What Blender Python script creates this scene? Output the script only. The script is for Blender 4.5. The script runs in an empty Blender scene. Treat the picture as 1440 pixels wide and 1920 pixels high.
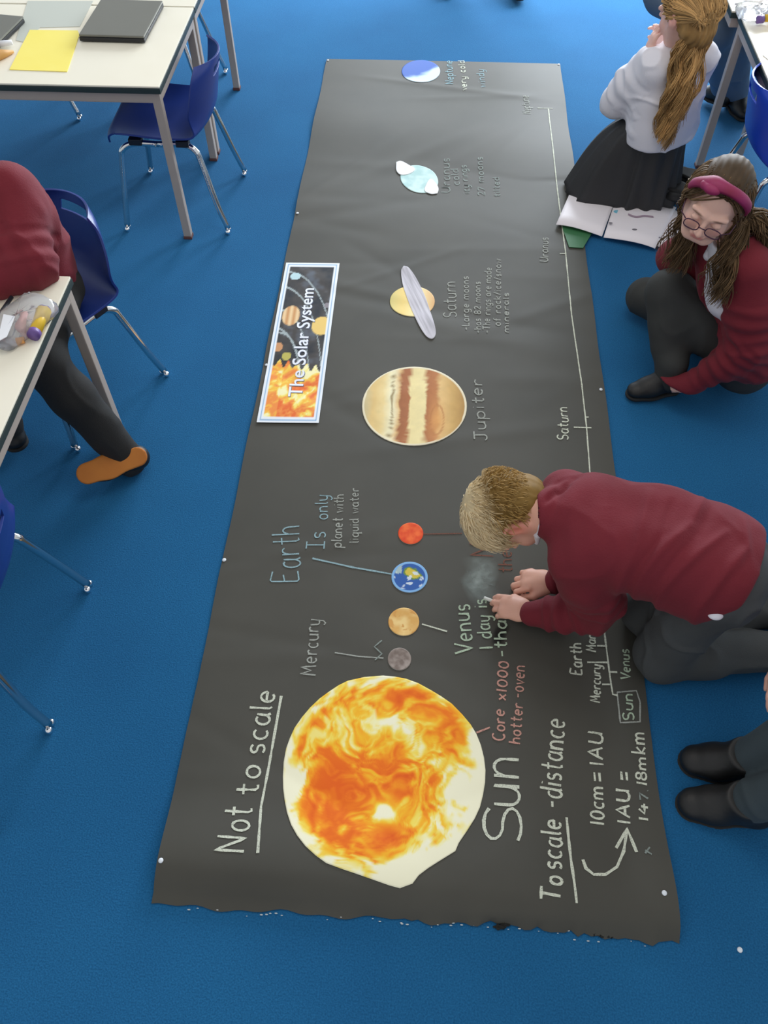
import bpy, bmesh, math, random
import numpy as np
from mathutils import Vector, Matrix
random.seed(7); rng = np.random.default_rng(7)
PI = math.pi
SC = bpy.context.scene
COL = SC.collection

# ------------------------------------------------------------------ camera
F_PX = 1567.43; CAM_H = 2.06
def _ray(px, py):
    v = np.array([px-720., py-960., F_PX]); return v/np.linalg.norm(v)
_dn = _ray(735., 2120.); _Y = _ray(877., -1160.); _Y = _Y-(_Y@_dn)*_dn; _Y /= np.linalg.norm(_Y)
_Z = -_dn; _X = np.cross(_Y, _Z); _R = np.array([_X, _Y, _Z])
def P(px, py, z=0.0):
    """survey point: where the line of sight through a photo point meets height z (metres)"""
    v = _R @ _ray(px, py); t = (z-CAM_H)/v[2]
    return np.array([0, 0, CAM_H])+v*t
cd = bpy.data.cameras.new('camera'); cam = bpy.data.objects.new('camera', cd); COL.objects.link(cam)
cd.sensor_fit = 'VERTICAL'; cd.sensor_height = 24.0; cd.lens = F_PX/1920*24.0; cd.clip_start = 0.02
M = _R @ np.diag([1., -1., -1.])
cam.matrix_world = Matrix.Translation((0, 0, CAM_H)) @ Matrix(M.tolist()).to_4x4()
SC.camera = cam

# ------------------------------------------------------------------ light and exposure
SC.view_settings.view_transform = 'Standard'; SC.view_settings.look = 'None'
SC.view_settings.gamma = 1.0; SC.view_settings.use_curve_mapping = False
SC.view_settings.exposure = 0.0
w = bpy.data.worlds.new('daylight'); SC.world = w; w.use_nodes = True
w.node_tree.nodes['Background'].inputs[0].default_value = (0.95, 0.97, 1.0, 1)
w.node_tree.nodes['Background'].inputs[1].default_value = 0.68
def area(name, loc, target, sx, sy, power, col):
    l = bpy.data.lights.new(name, 'AREA'); l.shape = 'RECTANGLE'; l.size = sx; l.size_y = sy
    l.energy = power; l.color = col
    o = bpy.data.objects.new(name, l); COL.objects.link(o); o.location = loc
    o.rotation_euler = (Vector(target)-Vector(loc)).to_track_quat('-Z', 'Y').to_euler()
    return o
area('window_daylight', (1.5, 7.3, 1.75), (0.5, 2.6, 0.2), 4.0, 1.5, 540, (0.84, 0.92, 1.0))
area('overhead_fill_light', (0.2, 2.2, 2.95), (0.2, 2.2, 0), 1.2, 1.2, 14, (1.0, 0.93, 0.82))  # unseen warm fill light overhead

# ------------------------------------------------------------------ helpers
def lin(c):
    return tuple((x/12.92 if x <= 0.04045 else ((x+0.055)/1.055)**2.4) for x in c)
def rgb(r, g, b): return lin((r/255., g/255., b/255.))
def mat(name, col, rough=0.6, metal=0.0, noise=None, bump=None, **kw):
    """noise=(scale, other colour, contrast); bump=(scale, strength)"""
    m = bpy.data.materials.new(name); m.use_nodes = True; nt = m.node_tree; b = nt.nodes['Principled BSDF']
    b.inputs['Base Color'].default_value = (*col, 1); b.inputs['Roughness'].default_value = rough
    b.inputs['Metallic'].default_value = metal
    for k, v in kw.items():
        b.inputs[k.replace('_', ' ')].default_value = v
    tc = nt.nodes.new('ShaderNodeTexCoord')
    if noise:
        n = nt.nodes.new('ShaderNodeTexNoise'); n.inputs['Scale'].default_value = noise[0]; n.inputs['Detail'].default_value = 4
        nt.links.new(tc.outputs['Object'], n.inputs['Vector'])
        r = nt.nodes.new('ShaderNodeValToRGB'); c = noise[2] if len(noise) > 2 else 0.2
        r.color_ramp.elements[0].position = 0.5-c; r.color_ramp.elements[1].position = 0.5+c
        r.color_ramp.elements[0].color = (*col, 1); r.color_ramp.elements[1].color = (*noise[1], 1)
        nt.links.new(n.outputs[0], r.inputs[0]); nt.links.new(r.outputs[0], b.inputs['Base Color'])
    if bump:
        n2 = nt.nodes.new('ShaderNodeTexNoise'); n2.inputs['Scale'].default_value = bump[0]; n2.inputs['Detail'].default_value = 3
        nt.links.new(tc.outputs['Object'], n2.inputs['Vector'])
        bp = nt.nodes.new('ShaderNodeBump'); bp.inputs['Strength'].default_value = bump[1]; bp.inputs['Distance'].default_value = 0.004
        nt.links.new(n2.outputs[0], bp.inputs['Height']); nt.links.new(bp.outputs[0], b.inputs['Normal'])
    return m
def vmat(name, rough=0.6, bump=None, **kw):
    """colour from the mesh's own 'Col' attribute (print, skin blush)"""
    m = mat(name, (1, 1, 1), rough, bump=bump, **kw); nt = m.node_tree
    a = nt.nodes.new('ShaderNodeVertexColor'); a.layer_name = 'Col'
    nt.links.new(a.outputs[0], nt.nodes['Principled BSDF'].inputs['Base Color']); return m
def tag(o, label=None, cat=None, group=None, kind=None):
    if label: o['label'] = label
    if cat: o['category'] = cat
    if group: o['group'] = group
    if kind: o['kind'] = kind
    return o
def link(name, me, m=None, parent=None, smooth=False):
    o = bpy.data.objects.new(name, me); COL.objects.link(o)
    if m is not None:
        for k in (m if isinstance(m, (list, tuple)) else [m]): me.materials.append(k)
    if parent is not None: o.parent = parent
    if smooth:
        me.polygons.foreach_set('use_smooth', [True]*len(me.polygons))
    return o
def empty(name, loc=(0, 0, 0), rz=0.0):
    o = bpy.data.objects.new(name, None); COL.objects.link(o); o.location = loc; o.rotation_euler = (0, 0, rz)
    o.empty_display_size = 0.1; return o
def pyd(name, v, f, m=None, parent=None, smooth=False):
    me = bpy.data.meshes.new(name); me.from_pydata([tuple(map(float, x)) for x in v], [], [tuple(x) for x in f]); me.update()
    return link(name, me, m, parent, smooth)
def bm_obj(name, bm, m=None, parent=None, smooth=False):
    me = bpy.data.meshes.new(name); bmesh.ops.recalc_face_normals(bm, faces=bm.faces); bm.to_mesh(me); bm.free()
    return link(name, me, m, parent, smooth)
def box(bm, c, s, rot=None, bev=0.0):
    """box centred at c, size s"""
    g = bmesh.ops.create_cube(bm, size=1.0); vs = g['verts']
    mt = Matrix.Diagonal((s[0], s[1], s[2], 1))
    if rot is not None: mt = rot.to_4x4() @ mt
    bmesh.ops.transform(bm, matrix=Matrix.Translation(c) @ mt, verts=vs)
    if bev > 0:
        es = list({e for v in vs for e in v.link_edges})
        bmesh.ops.bevel(bm, geom=es, offset=bev, segments=2, profile=0.7, affect='EDGES')
def boxobj(name, c, s, m, parent=None, bev=0.003, rot=None):
    bm = bmesh.new(); box(bm, c, s, rot, bev); return bm_obj(name, bm, m, parent)
def tube(pts, r, n=10, caps=True, closed=False):
    """verts, faces of a tube through pts; r number or list"""
    pts = [np.array(p, float) for p in pts]; k = len(pts)
    rs = r if hasattr(r, '__len__') else [r]*k
    V = []; Fc = []; up = None
    for i, p in enumerate(pts):
        if closed: t = pts[(i+1) % k]-pts[i-1]
        else: t = pts[min(i+1, k-1)]-pts[max(i-1, 0)]
        t = t/(np.linalg.norm(t)+1e-9)
        if up is None:
            up = np.array([0, 0, 1.]) if abs(t[2]) < .9 else np.array([1., 0, 0])
        u = up-(up@t)*t; u /= np.linalg.norm(u)+1e-9; up = u; w_ = np.cross(t, u)
        for j in range(n):
            a = 2*PI*j/n; V.append(p+rs[i]*(math.cos(a)*u+math.sin(a)*w_))
    for i in range(k if closed else k-1):
        for j in range(n):
            a = i*n+j; b = i*n+(j+1) % n; c = ((i+1) % k)*n+(j+1) % n; d = ((i+1) % k)*n+j
            Fc.append((a, b, c, d))
    if caps and not closed:
        Fc.append(tuple(range(n))[::-1]); Fc.append(tuple(range((k-1)*n, k*n)))
    return V, Fc
def tubeobj(name, pts, r, m, parent=None, n=10, closed=False):
    v, f = tube(pts, r, n, closed=closed); return pyd(name, v, f, m, parent, True)
def smooth_path(ctrl, n=8):
    """Catmull-Rom through ctrl"""
    c = [np.array(x, float) for x in ctrl]; c = [2*c[0]-c[1]]+c+[2*c[-1]-c[-2]]; out = []
    for i in range(1, len(c)-2):
        for k in range(n):
            t = k/n
            out.append(0.5*((2*c[i])+(-c[i-1]+c[i+1])*t+(2*c[i-1]-5*c[i]+4*c[i+1]-c[i+2])*t*t+(-c[i-1]+3*c[i]-3*c[i+1]+c[i+2])*t**3))
    out.append(c[-2]); return out
def copy_tree(o, parent=None):
    kids = [c for c in o.children]; c = o.copy(); COL.objects.link(c)
    if parent is not None: c.parent = parent
    for k in kids: copy_tree(k, c)
    return c
# cheap smooth value noise used for mesh colour and relief
def vnoise(p, scale, seed=0, octv=3):
    p = np.asarray(p, float)*scale; tot = 0; amp = 1; s = 0
    for o_ in range(octv):
        i = np.floor(p).astype(np.int64); f = p-i; f = f*f*(3-2*f); acc = 0
        D = p.shape[1]
        for c in range(2**D):
            off = np.array([(c >> d) & 1 for d in range(D)]); h = (i+off)
            hv = h[:, 0]*374761393+(h[:, 1]*668265263)+(h[:, 2]*2147483647 if D > 2 else 0)+(seed+o_)*1274126177
            hv = (hv ^ (hv >> 13))*1274126177; hv = (hv ^ (hv >> 16)) & 0xffff
            wt = np.prod(np.where(off, f, 1-f), axis=1); acc = acc+wt*(hv/65535.)
        tot = tot+amp*acc; s += amp; amp *= .5; p = p*2.03
    return tot/s

# ------------------------------------------------------------------ the room
def carpet_material():
    m = mat('blue_carpet', rgb(20, 96, 172), 0.95); nt = m.node_tree; b = nt.nodes['Principled BSDF']
    tc = nt.nodes.new('ShaderNodeTexCoord')
    n = nt.nodes.new('ShaderNodeTexNoise'); n.inputs['Scale'].default_value = 260; n.inputs['Detail'].default_value = 3
    n3 = nt.nodes.new('ShaderNodeTexNoise'); n3.inputs['Scale'].default_value = 2.2; n3.inputs['Detail'].default_value = 5
    for q in (n, n3): nt.links.new(tc.outputs['Object'], q.inputs['Vector'])
    r = nt.nodes.new('ShaderNodeValToRGB'); r.color_ramp.elements[0].position = .3; r.color_ramp.elements[1].position = .7
    r.color_ramp.elements[0].color = (*rgb(24, 86, 132), 1); r.color_ramp.elements[1].color = (*rgb(36, 106, 156), 1)
    r2 = nt.nodes.new('ShaderNodeValToRGB'); r2.color_ramp.elements[0].position = .3; r2.color_ramp.elements[1].position = .75
    r2.color_ramp.elements[0].color = (.86, .88, .9, 1); r2.color_ramp.elements[1].color = (1.1, 1.08, 1.05, 1)
    mx = nt.nodes.new('ShaderNodeMix'); mx.data_type = 'RGBA'; mx.blend_type = 'MULTIPLY'; mx.inputs[0].default_value = 1
    nt.links.new(n.outputs[0], r.inputs[0]); nt.links.new(n3.outputs[0], r2.inputs[0])
    nt.links.new(r.outputs[0], mx.inputs[6]); nt.links.new(r2.outputs[0], mx.inputs[7]); nt.links.new(mx.outputs[2], b.inputs['Base Color'])
    bp = nt.nodes.new('ShaderNodeBump'); bp.inputs['Strength'].default_value = .5; bp.inputs['Distance'].default_value = .003
    nt.links.new(n.outputs[0], bp.inputs['Height']); nt.links.new(bp.outputs[0], b.inputs['Normal'])
    b.inputs['Sheen Weight'].default_value = .10; b.inputs['Sheen Roughness'].default_value = .5
    b.inputs['Sheen Tint'].default_value = (.45, .75, 1, 1); b.inputs['Specular IOR Level'].default_value = .15
    return m
tag(boxobj('floor', (0, 3, -.025), (9, 11, .05), carpet_material(), bev=0), kind='structure')
WALL = mat('painted_wall', rgb(226, 228, 222), .9, bump=(60, .1))
# far wall with its row of windows (outside the picture, it lights and is mirrored by the paper)
bm = bmesh.new()
box(bm, (0, 8.05, .45), (9, .1, .9)); box(bm, (0, 8.05, 2.8), (9, .1, .4))
for x in (-4.2, -2.45, -.45, 1.55, 3.4, 4.3): box(bm, (x, 8.05, 1.75), (.3, .1, 1.7))
tag(bm_obj('wall_back', bm, WALL), kind='structure')
tag(boxobj('wall_left', (-4.55, 3, 1.5), (.1, 11, 3.0), WALL, bev=0), kind='structure'); tag(boxobj('wall_right', (4.55, 3, 1.5), (.1, 11, 3.0), WALL, bev=0), kind='structure')
FR = mat('white_window_frame', rgb(235, 236, 235), .4)
GL = mat('window_glass', (1, 1, 1), .02, Transmission_Weight=1.0, IOR=1.45)
for i, (xa, xb) in enumerate([(-4.05, -2.6), (-2.3, -.6), (-.3, 1.4), (1.7, 3.25)]):
    bm = bmesh.new()
    for z in (.93, 2.57): box(bm, ((xa+xb)/2, 8.04, z), (xb-xa, .07, .06))
    for x in (xa+.03, (xa+xb)/2, xb-.03): box(bm, (x, 8.04, 1.75), (.06, .07, 1.64))
    wo = tag(bm_obj('window_%d' % (i+1), bm, FR), kind='structure')
    boxobj('pane', ((xa+xb)/2, 8.045, 1.75), (xb-xa-.1, .006, 1.6), GL, wo, bev=0)
# ------------------------------------------------------------------ the black paper banner
BX0, BX1 = float(P(420, 1044)[0]), float(P(1160, 938)[0])
c_tl, c_tr, c_br, c_bl = P(613, 113), P(1050, 122), P(1271, 1756), P(284, 1697)
_creases = []
for k in range(46):          # long soft creases across the sheet, stronger towards the far end
    yy = rng.uniform(.5, 4.35); xx = rng.uniform(-.55, .6); L = rng.uniform(.15, .5)
    th = rng.normal(0, .45) + (PI/2*rng.integers(0, 2) if yy > 3.2 else 0)*.5
    _creases.append((xx, yy, math.cos(th), math.sin(th), L, rng.uniform(.018, .045), rng.choice([-1, 1])*rng.uniform(.001, .0032)*(1.3 if yy > 3 else .7)))
def paper_z(x, y):
    x = np.asarray(x, float); y = np.asarray(y, float)
    z = np.full(np.broadcast(x, y).shape, .006)
    for (cx, cy, dx, dy, L, wd, am) in _creases:
        u = (x-cx)*dx+(y-cy)*dy; v = -(x-cx)*dy+(y-cy)*dx
        z = z+am*np.exp(-(v/wd)**2)*np.exp(-(u/L)**4)
    z = z+.004*np.sin(y*9+x*2)*np.exp(-((y-3.6)/.9)**2)
    e_ = np.clip((y-.385+.035*(x-.02))/.075, 0, None); z = z+.030*np.where(e_ < 1, np.sin(PI/2*np.clip(e_, 0, 1))**.8, np.exp(-((e_-1)/1.6)**2))          # the end still wants to roll up
    return np.maximum(z, .0025)
nx, ny = 80, 300
def build_banner():
    V = []; Fc = []
    for j in range(ny+1):
        t = j/ny
        for i in range(nx+1):
            s = i/nx
            p = (c_bl*(1-s)+c_br*s)*(1-t)+(c_tl*(1-s)+c_tr*s)*t
            x, y = p[0], p[1]
            if j == 0:                              # torn near edge
                y += .004*math.sin(s*31)+.003*math.sin(s*77+1)+(rng.uniform(-.005, .003) if s > .45 else 0)-(.012 if s > .8 else 0)
            if i == 0 or i == nx: x += .0015*math.sin(t*50)
            V.append((x, y, 0))
    V = np.array(V); V[:, 2] = paper_z(V[:, 0], V[:, 1])
    edge = np.zeros(len(V), bool); edge[:nx+1] = True
    V[edge, 2] = .0035
    n1 = nx+1
    for j in range(ny):
        for i in range(nx): Fc.append((j*n1+i, j*n1+i+1, (j+1)*n1+i+1, (j+1)*n1+i))
    m = mat('black_sugar_paper', rgb(62, 61, 54), .66, noise=(3.2, rgb(74, 72, 64), .3))
    m.node_tree.nodes['Principled BSDF'].inputs['Specular IOR Level'].default_value = .5
    o = pyd('paper_banner', V, Fc, m, None, True)
    tag(o, 'long black paper banner laid out on the blue carpet, chalked with planet notes', 'banner')
    return o
banner = build_banner()
# torn white flecks and a curl on the near edge
TORN = mat('torn_paper_edge', rgb(30, 30, 28), .9)
for (px, py, r) in [(935, 1742, .016), (948, 1738, .010), (1110, 1752, .014), (1130, 1757, .017), (1150, 1757, .012), (1232, 1752, .013), (1256, 1736, .012)]:
    q = P(px, py-3); bm = bmesh.new(); g = bmesh.ops.create_icosphere(bm, subdivisions=2, radius=r)
    for v in g['verts']:
        k = .6+.5*math.sin(v.co.x*400+px)*math.cos(v.co.y*300)
        v.co = Vector((v.co.x*1.5*k, v.co.y*.7*k, max(0, v.co.z)*.45*k)); v.co += Vector((q[0], q[1], .003))
    bm_obj('torn_edge', bm, TORN, banner)
CH_EDGE = mat('torn_paper_white', rgb(200, 205, 205), .9)
bm = bmesh.new()
for k in range(34):
    s = rng.uniform(.06, .99); p = c_bl*(1-s)+c_br*s; r = rng.uniform(.0009, .0022)
    g = bmesh.ops.create_icosphere(bm, subdivisions=1, radius=r)
    bmesh.ops.transform(bm, matrix=Matrix.Translation((p[0], p[1]-rng.uniform(0, .012)-(.012 if s > .8 else 0), .004)) @ Matrix.Diagonal((2.0, .8, .6, 1)), verts=g['verts'])
tag(bm_obj('paper_fleck', bm, CH_EDGE, banner), kind='stuff')

# ------------------------------------------------------------------ chalk handwriting: single stroke letters, y: 0 baseline, 1 capital height
def C_(cx, cy, rx, ry, a0, a1, n=10):
    return [(cx+rx*math.cos(math.radians(a0+(a1-a0)*k/n)), cy+ry*math.sin(math.radians(a0+(a1-a0)*k/n))) for k in range(n+1)]
o_ = C_(.26, .3, .24, .3, 90, 450, 14)
GLY = {
 'N': (.7, [[(0, 0), (.02, 1), (.6, 0), (.64, 1)]]), 'M': (.85, [[(0, 0), (.1, 1), (.4, .3), (.7, 1), (.8, 0)]]),
 'E': (.6, [[(.6, .93), (.1, 1), (.02, .95), (0, .5), (0, .05), (.1, 0), (.6, .04)], [(0, .5), (.4, .55)]]),
 'I': (.5, [[(.25, 1), (.25, 0)], [(0, 1), (.5, 1)], [(0, 0), (.5, 0)]]), 'V': (.7, [[(0, 1), (.36, 0), (.7, 1)]]),
 'C': (.62, [C_(.36, .5, .34, .5, 55, 310, 12)]), 'S': (.62, [C_(.32, .74, .27, .26, 30, 250, 8)+C_(.3, .25, .3, .25, 80, -140, 8)]),
 'T': (.75, [[(.36, 1), (.34, 0)], [(0, .97), (.75, 1)]]), 'A': (.75, [[(0, 0), (.36, 1), (.7, 0)], [(.15, .35), (.6, .35)]]),
 'U': (.66, [[(.02, 1), (0, .4)]+C_(.3, .3, .3, .3, 180, 360, 7)+[(.62, 1), (.62, 0)]]),
 'J': (.6, [[(.38, 1), (.38, .25)]+C_(.2, .2, .18, .2, 0, -170, 6), [(.1, 1), (.65, 1)]]),
 'L': (.5, [[(0, 1), (0, 0), (.5, 0)]]),
 'a': (.56, [C_(.25, .3, .24, .3, 60, 340, 12), [(.5, .6), (.48, .15), (.58, 0)]]), 'c': (.5, [C_(.28, .3, .26, .3, 50, 310, 10)]),
 'd': (.56, [C_(.25, .3, .24, .3, 60, 360, 12), [(.5, 1), (.5, .1), (.58, 0)]]), 'e': (.54, [[(.03, .32), (.5, .34)]+C_(.26, .3, .25, .3, 10, 310, 12)]),
 'g': (.55, [C_(.25, .3, .24, .3, 60, 360, 12), [(.5, .6), (.5, -.2)]+C_(.26, -.2, .24, .16, 0, -150, 6)]),
 'q': (.58, [C_(.25, .3, .24, .3, 60, 360, 12), [(.5, .6), (.5, -.38), (.62, -.28)]]),
 'h': (.52, [[(0, 1), (0, 0)], [(0, .35)]+C_(.24, .34, .22, .26, 170, 0, 7)+[(.48, 0)]]), 'i': (.14, [[(.06, .6), (.06, 0)], [(.06, .85), (.07, .89)]]),
 'k': (.5, [[(0, 1), (0, 0)], [(.42, .6), (.03, .25), (.46, 0)]]), 'l': (.14, [[(.05, 1), (.05, .1), (.14, 0)]]),
 'm': (.85, [[(0, .6), (0, 0)], [(0, .35)]+C_(.2, .36, .19, .24, 170, 0, 6)+[(.4, 0)], [(.4, .35)]+C_(.6, .36, .2, .24, 170, 0, 6)+[(.82, 0)]]),
 'n': (.52, [[(0, .6), (0, 0)], [(0, .35)]+C_(.24, .34, .23, .26, 170, 0, 7)+[(.48, 0)]]), 'o': (.52, [o_]),
 'p': (.55, [[(.02, .6), (0, -.4)], C_(.27, .3, .25, .3, 160, -170, 12)]), 'r': (.42, [[(.02, .6), (.02, 0)], [(.02, .35)]+C_(.26, .34, .22, .26, 165, 45, 5)]),
 's': (.44, [C_(.22, .45, .19, .15, 30, 250, 7)+C_(.2, .16, .2, .16, 80, -140, 7)]), 't': (.42, [[(.2, .95), (.18, .12), (.26, 0), (.38, .03)], [(0, .62), (.42, .64)]]),
 'u': (.54, [[(0, .6), (0, .25)]+C_(.24, .24, .24, .24, 180, 350, 7)+[(.5, .6), (.5, 0)]]), 'v': (.45, [[(0, .6), (.22, 0), (.45, .6)]]),
 'w': (.7, [[(0, .6), (.17, 0), (.35, .45), (.53, 0), (.7, .6)]]), 'x': (.46, [[(0, .6), (.44, 0)], [(.44, .6), (0, 0)]]),
 'y': (.52, [[(0, .6), (.04, .2)]+C_(.25, .2, .22, .2, 190, 330, 5)+[(.5, .6), (.42, -.25), (.2, -.4), (.02, -.3)]]),
 'K': (.5, [[(0, 1), (0, 0)], [(.45, .75), (.03, .4), (.5, 0)]]), 'f': (.4, [[(.42, .95), (.28, 1), (.18, .85), (.16, 0)], [(0, .6), (.36, .62)]]),
 '1': (.15, [[(.07, .95), (.06, 0)]]), '0': (.56, [C_(.27, .45, .26, .45, 90, 450, 14)]), '8': (.55, [C_(.27, .72, .22, .24, 270, 630, 10), C_(.27, .24, .27, .24, 90, 450, 10)]),
 '4': (.6, [[(.25, .95), (0, .35), (.6, .38)], [(.42, .7), (.4, 0)]]), '7': (.5, [[(0, .93), (.5, .95), (.15, 0)]]), '5': (.5, [[(.5, .95), (.1, .95), (.06, .55)]+C_(.24, .3, .25, .28, 110, -130, 8)]), '2': (.5, [C_(.25, .7, .23, .25, 160, -30, 6)+[(0, 0), (.52, .02)]]),
 '.': (.12, [[(.04, .0), (.07, .04)]]), ',': (.14, [[(.07, .06), (.0, -.15)]]), '-': (.4, [[(0, .38), (.36, .4)]]), '=': (.5, [[(0, .5), (.45, .52)], [(0, .22), (.45, .24)]]), '/': (.3, [[(0, 0), (.3, 1)]]), ' ': (.35, []),
}
CHALK = {}
def chalk(name, r, g, b):
    m = mat('chalk_'+name, rgb(r, g, b), .95); nt = m.node_tree; bs = nt.nodes['Principled BSDF']
    tc = nt.nodes.new('ShaderNodeTexCoord'); n = nt.nodes.new('ShaderNodeTexNoise'); n.inputs['Scale'].default_value = 300; n.inputs['Detail'].default_value = 2
    rp = nt.nodes.new('ShaderNodeValToRGB'); rp.color_ramp.elements[0].position = .22; rp.color_ramp.elements[1].position = .5
    rp.color_ramp.elements[0].color = (.35, .35, .35, 1)
    nt.links.new(tc.outputs['Object'], n.inputs['Vector']); nt.links.new(n.outputs[0], rp.inputs[0]); nt.links.new(rp.outputs[0], bs.inputs['Alpha'])
    CHALK[name] = m
chalk('white', 212, 216, 198); chalk('green', 184, 202, 176); chalk('blue', 145, 175, 182); chalk('pink', 198, 148, 134)
chalk('faint', 140, 150, 144); chalk('grey', 165, 168, 160); chalk('rust', 118, 76, 62)
def ribbon(V, Fc, pts, wd):
    """flat chalk stroke that follows the creased paper"""
    pts = [np.array(p[:2], float) for p in pts]; out = [pts[0]]
    for a, b in zip(pts[:-1], pts[1:]):
        n = max(1, int(np.linalg.norm(b-a)/.012))
        for k in range(1, n+1): out.append(a+(b-a)*k/n)
    i0 = len(V)
    for i, p in enumerate(out):
        t = out[min(i+1, len(out)-1)]-out[max(i-1, 0)]; t = t/(np.linalg.norm(t)+1e-9); nrm = np.array([-t[1], t[0]])
        h = wd/2*(1+.25*rng.normal()*.5)
        for s in (-1, 1):
            q = p+s*h*nrm; V.append([q[0], q[1], 0])
    for i in range(len(out)-1):
        a = i0+2*i; Fc.append((a, a+1, a+3, a+2))
def strokes_obj(name, strokes, wd, m):
    V = []; Fc = []
    for s in strokes: ribbon(V, Fc, s, wd)
    V = np.array(V); V[:, 2] = paper_z(V[:, 0], V[:, 1])+.0016
    return pyd(name, V, Fc, m, banner)
def write(txt, start, end, cap, m, wd=.0042, jit=.04):
    """text whose baseline runs from photo point start to end; cap = letter height"""
    A = P(*start)[:2]; B = P(*end)[:2]; d = B-A; L = np.linalg.norm(d); d /= L; up = np.array([-d[1], d[0]])
    midx = ((start[0]+end[0])/2, (start[1]+end[1])/2)
    hc = np.linalg.norm(P(midx[0]-cap, midx[1])[:2]-P(*midx)[:2])
    adv = 0; pos = []
    for ch in txt: pos.append(adv); adv += GLY[ch][0]+.22
    adv -= .22; sx = L/adv
    st = []; big = cap >= 17
    for ch, x0 in zip(txt, pos):
        dy = rng.normal()*jit*.5; sh = rng.normal()*jit; g = []
        for s in GLY[ch][1]:
            g.append([A+d*sx*(x0+x+sh*y*.5)+up*hc*(y+dy) for (x, y) in s])
        if big and g: strokes_obj('chalk_letter', g, wd, m)
        st += g
    if not big: strokes_obj('chalk_writing', st, wd, m)['kind'] = 'stuff'
def lines(pl, m, wd=.004, name='chalk_line'):
    for s in pl: strokes_obj(name, [[P(*q)[:2] for q in s]], wd, m)
W_, G_, B_, K_, X_ = CHALK['white'], CHALK['green'], CHALK['blue'], CHALK['pink'], CHALK['faint']
BIG = .0062
write('Not', (463, 1604), (475, 1518), 53, W_, BIG); write('to', (483, 1492), (489, 1438), 42, W_, BIG); write('scale', (495, 1415), (516, 1300), 42, W_, BIG)
lines([[(487, 1607), (491, 1515), (508, 1420), (528, 1307)]], W_, .0065, 'chalk_underline')
write('Mercury', (592, 1268), (599, 1164), 28, CHALK['grey'], .004)
write('Earth', (562, 1092), (562, 988), 52, B_, .0045)
write('Is', (608, 1032), (611, 1000), 33, B_, .0042); write('only', (614, 976), (615, 931), 24, B_, .0038)
write('planet with', (640, 1029), (645, 930), 19, CHALK['grey'], .0036); write('liquid water', (672, 1020), (672, 918), 17, CHALK['grey'], .0034)
lines([[(586, 1049), (660, 1066), (735, 1079)]], B_, .0055)
lines([[(628, 1226), (672, 1233), (719, 1236)]], CHALK['grey'], .0038)
lines([[(703, 1240), (716, 1228), (702, 1215), (716, 1203)]], X_, .004)
lines([[(791, 1172), (838, 1186)]], W_, .0045)
write('Venus', (887, 1226), (878, 1136), 33, G_, .005)
write('1 day is', (924, 1217), (911, 1126), 26, G_, .0046); write('-than', (951, 1233), (946, 1148), 24, G_, .0052)
write('Core', (945, 1391), (946, 1333), 22, K_, .0045); write('x1000', (948, 1315), (953, 1243), 20, K_, .0045)
write('hotter', (975, 1396), (979, 1322), 21, K_, .0042); write('-oven', (980, 1311), (984, 1251), 23, K_, .004)
lines([[(893, 1376), (918, 1366)]], K_, .0048)
write('S', (975, 1590), (977, 1518), 70, W_, .0075, 0); write('un', (973, 1513), (972, 1424), 78, W_, .0075, .01)
write('To', (1046, 1698), (1049, 1652), 36, W_, BIG); write('scale', (1050, 1637), (1051, 1542), 38, W_, .0058); write('-distance', (1050, 1518), (1057, 1353), 40, W_, .0056)
lines([[(1061, 1535), (1067, 1620), (1076, 1700)]], W_, BIG, 'chalk_underline')
write('10cm', (1131, 1549), (1130, 1479), 27, W_, .0052); write('=', (1131, 1468), (1130, 1450), 33, W_, .0052); write('1AU', (1130, 1437), (1128, 1377), 27, W_, .0052)
write('1AU', (1180, 1547), (1178, 1484), 25, W_, .0055); write('=', (1182, 1466), (1181, 1449), 34, W_, .0055)
write('14', (1214, 1541), (1213, 1510), 18, W_, .005); write('7.', (1214, 1503), (1213, 1483), 16, CHALK['faint'], .0045); write('18m', (1211, 1474), (1210, 1424), 20, W_, .0048); write('km', (1208, 1415), (1206, 1377), 26, W_, .0055)
lines([[(1089, 1617), (1094, 1634), (1108, 1646), (1130, 1646), (1152, 1631), (1166, 1600), (1174, 1556)], [(1152, 1594), (1174, 1556), (1190, 1602)]], W_, .0065, 'chalk_arrow')
lines([[(1206, 1604), (1215, 1592)], [(1206, 1598), (1218, 1606)]], X_, .004)
write('Earth', (1090, 1267), (1089, 1210), 22, W_, .0048); write('Mars', (1116, 1225), (1115, 1186), 18, W_, .0045)
write('Mercury', (1124, 1319), (1125, 1250), 18, W_, .0042); write('Venus', (1181, 1277), (1178, 1221), 18, G_, .0042)
write('Sun', (1187, 1353), (1185, 1304), 20, G_, .0042)
lines([[(1156, 1300), (1192, 1297), (1199, 1318), (1199, 1355), (1162, 1357), (1156, 1300)]], CHALK['grey'], .004, 'chalk_box')
lines([[(1028, 206), (1038, 300), (1054, 433), (1060, 479), (1071, 592), (1090, 725), (1099, 804), (1105, 885), (1122, 1060), (1131, 1175), (1135, 1214), (1141, 1260), (1148, 1304), (1157, 1306)]], W_, .0046)
lines([[(1008, 204), (1036, 205)], [(1049, 479), (1060, 479)], [(1075, 804), (1108, 805)], [(1096, 785), (1103, 785)], [(1118, 1214), (1137, 1214)], [(1100, 1244), (1140, 1245)], [(1141, 1262), (1156, 1263)], [(1128, 1285), (1146, 1285)]], W_, .0048, 'chalk_tick')
write('Saturn', (1065, 828), (1063, 767), 20, W_, .0042); write('Uranus', (1027, 494), (1027, 449), 15, CHALK['grey'], .0045); write('Neptune', (996, 214), (990, 182), 15, CHALK['grey'], .0045)
write('Jupiter', (913, 829), (903, 715), 23, CHALK['grey'], .0046)
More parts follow.
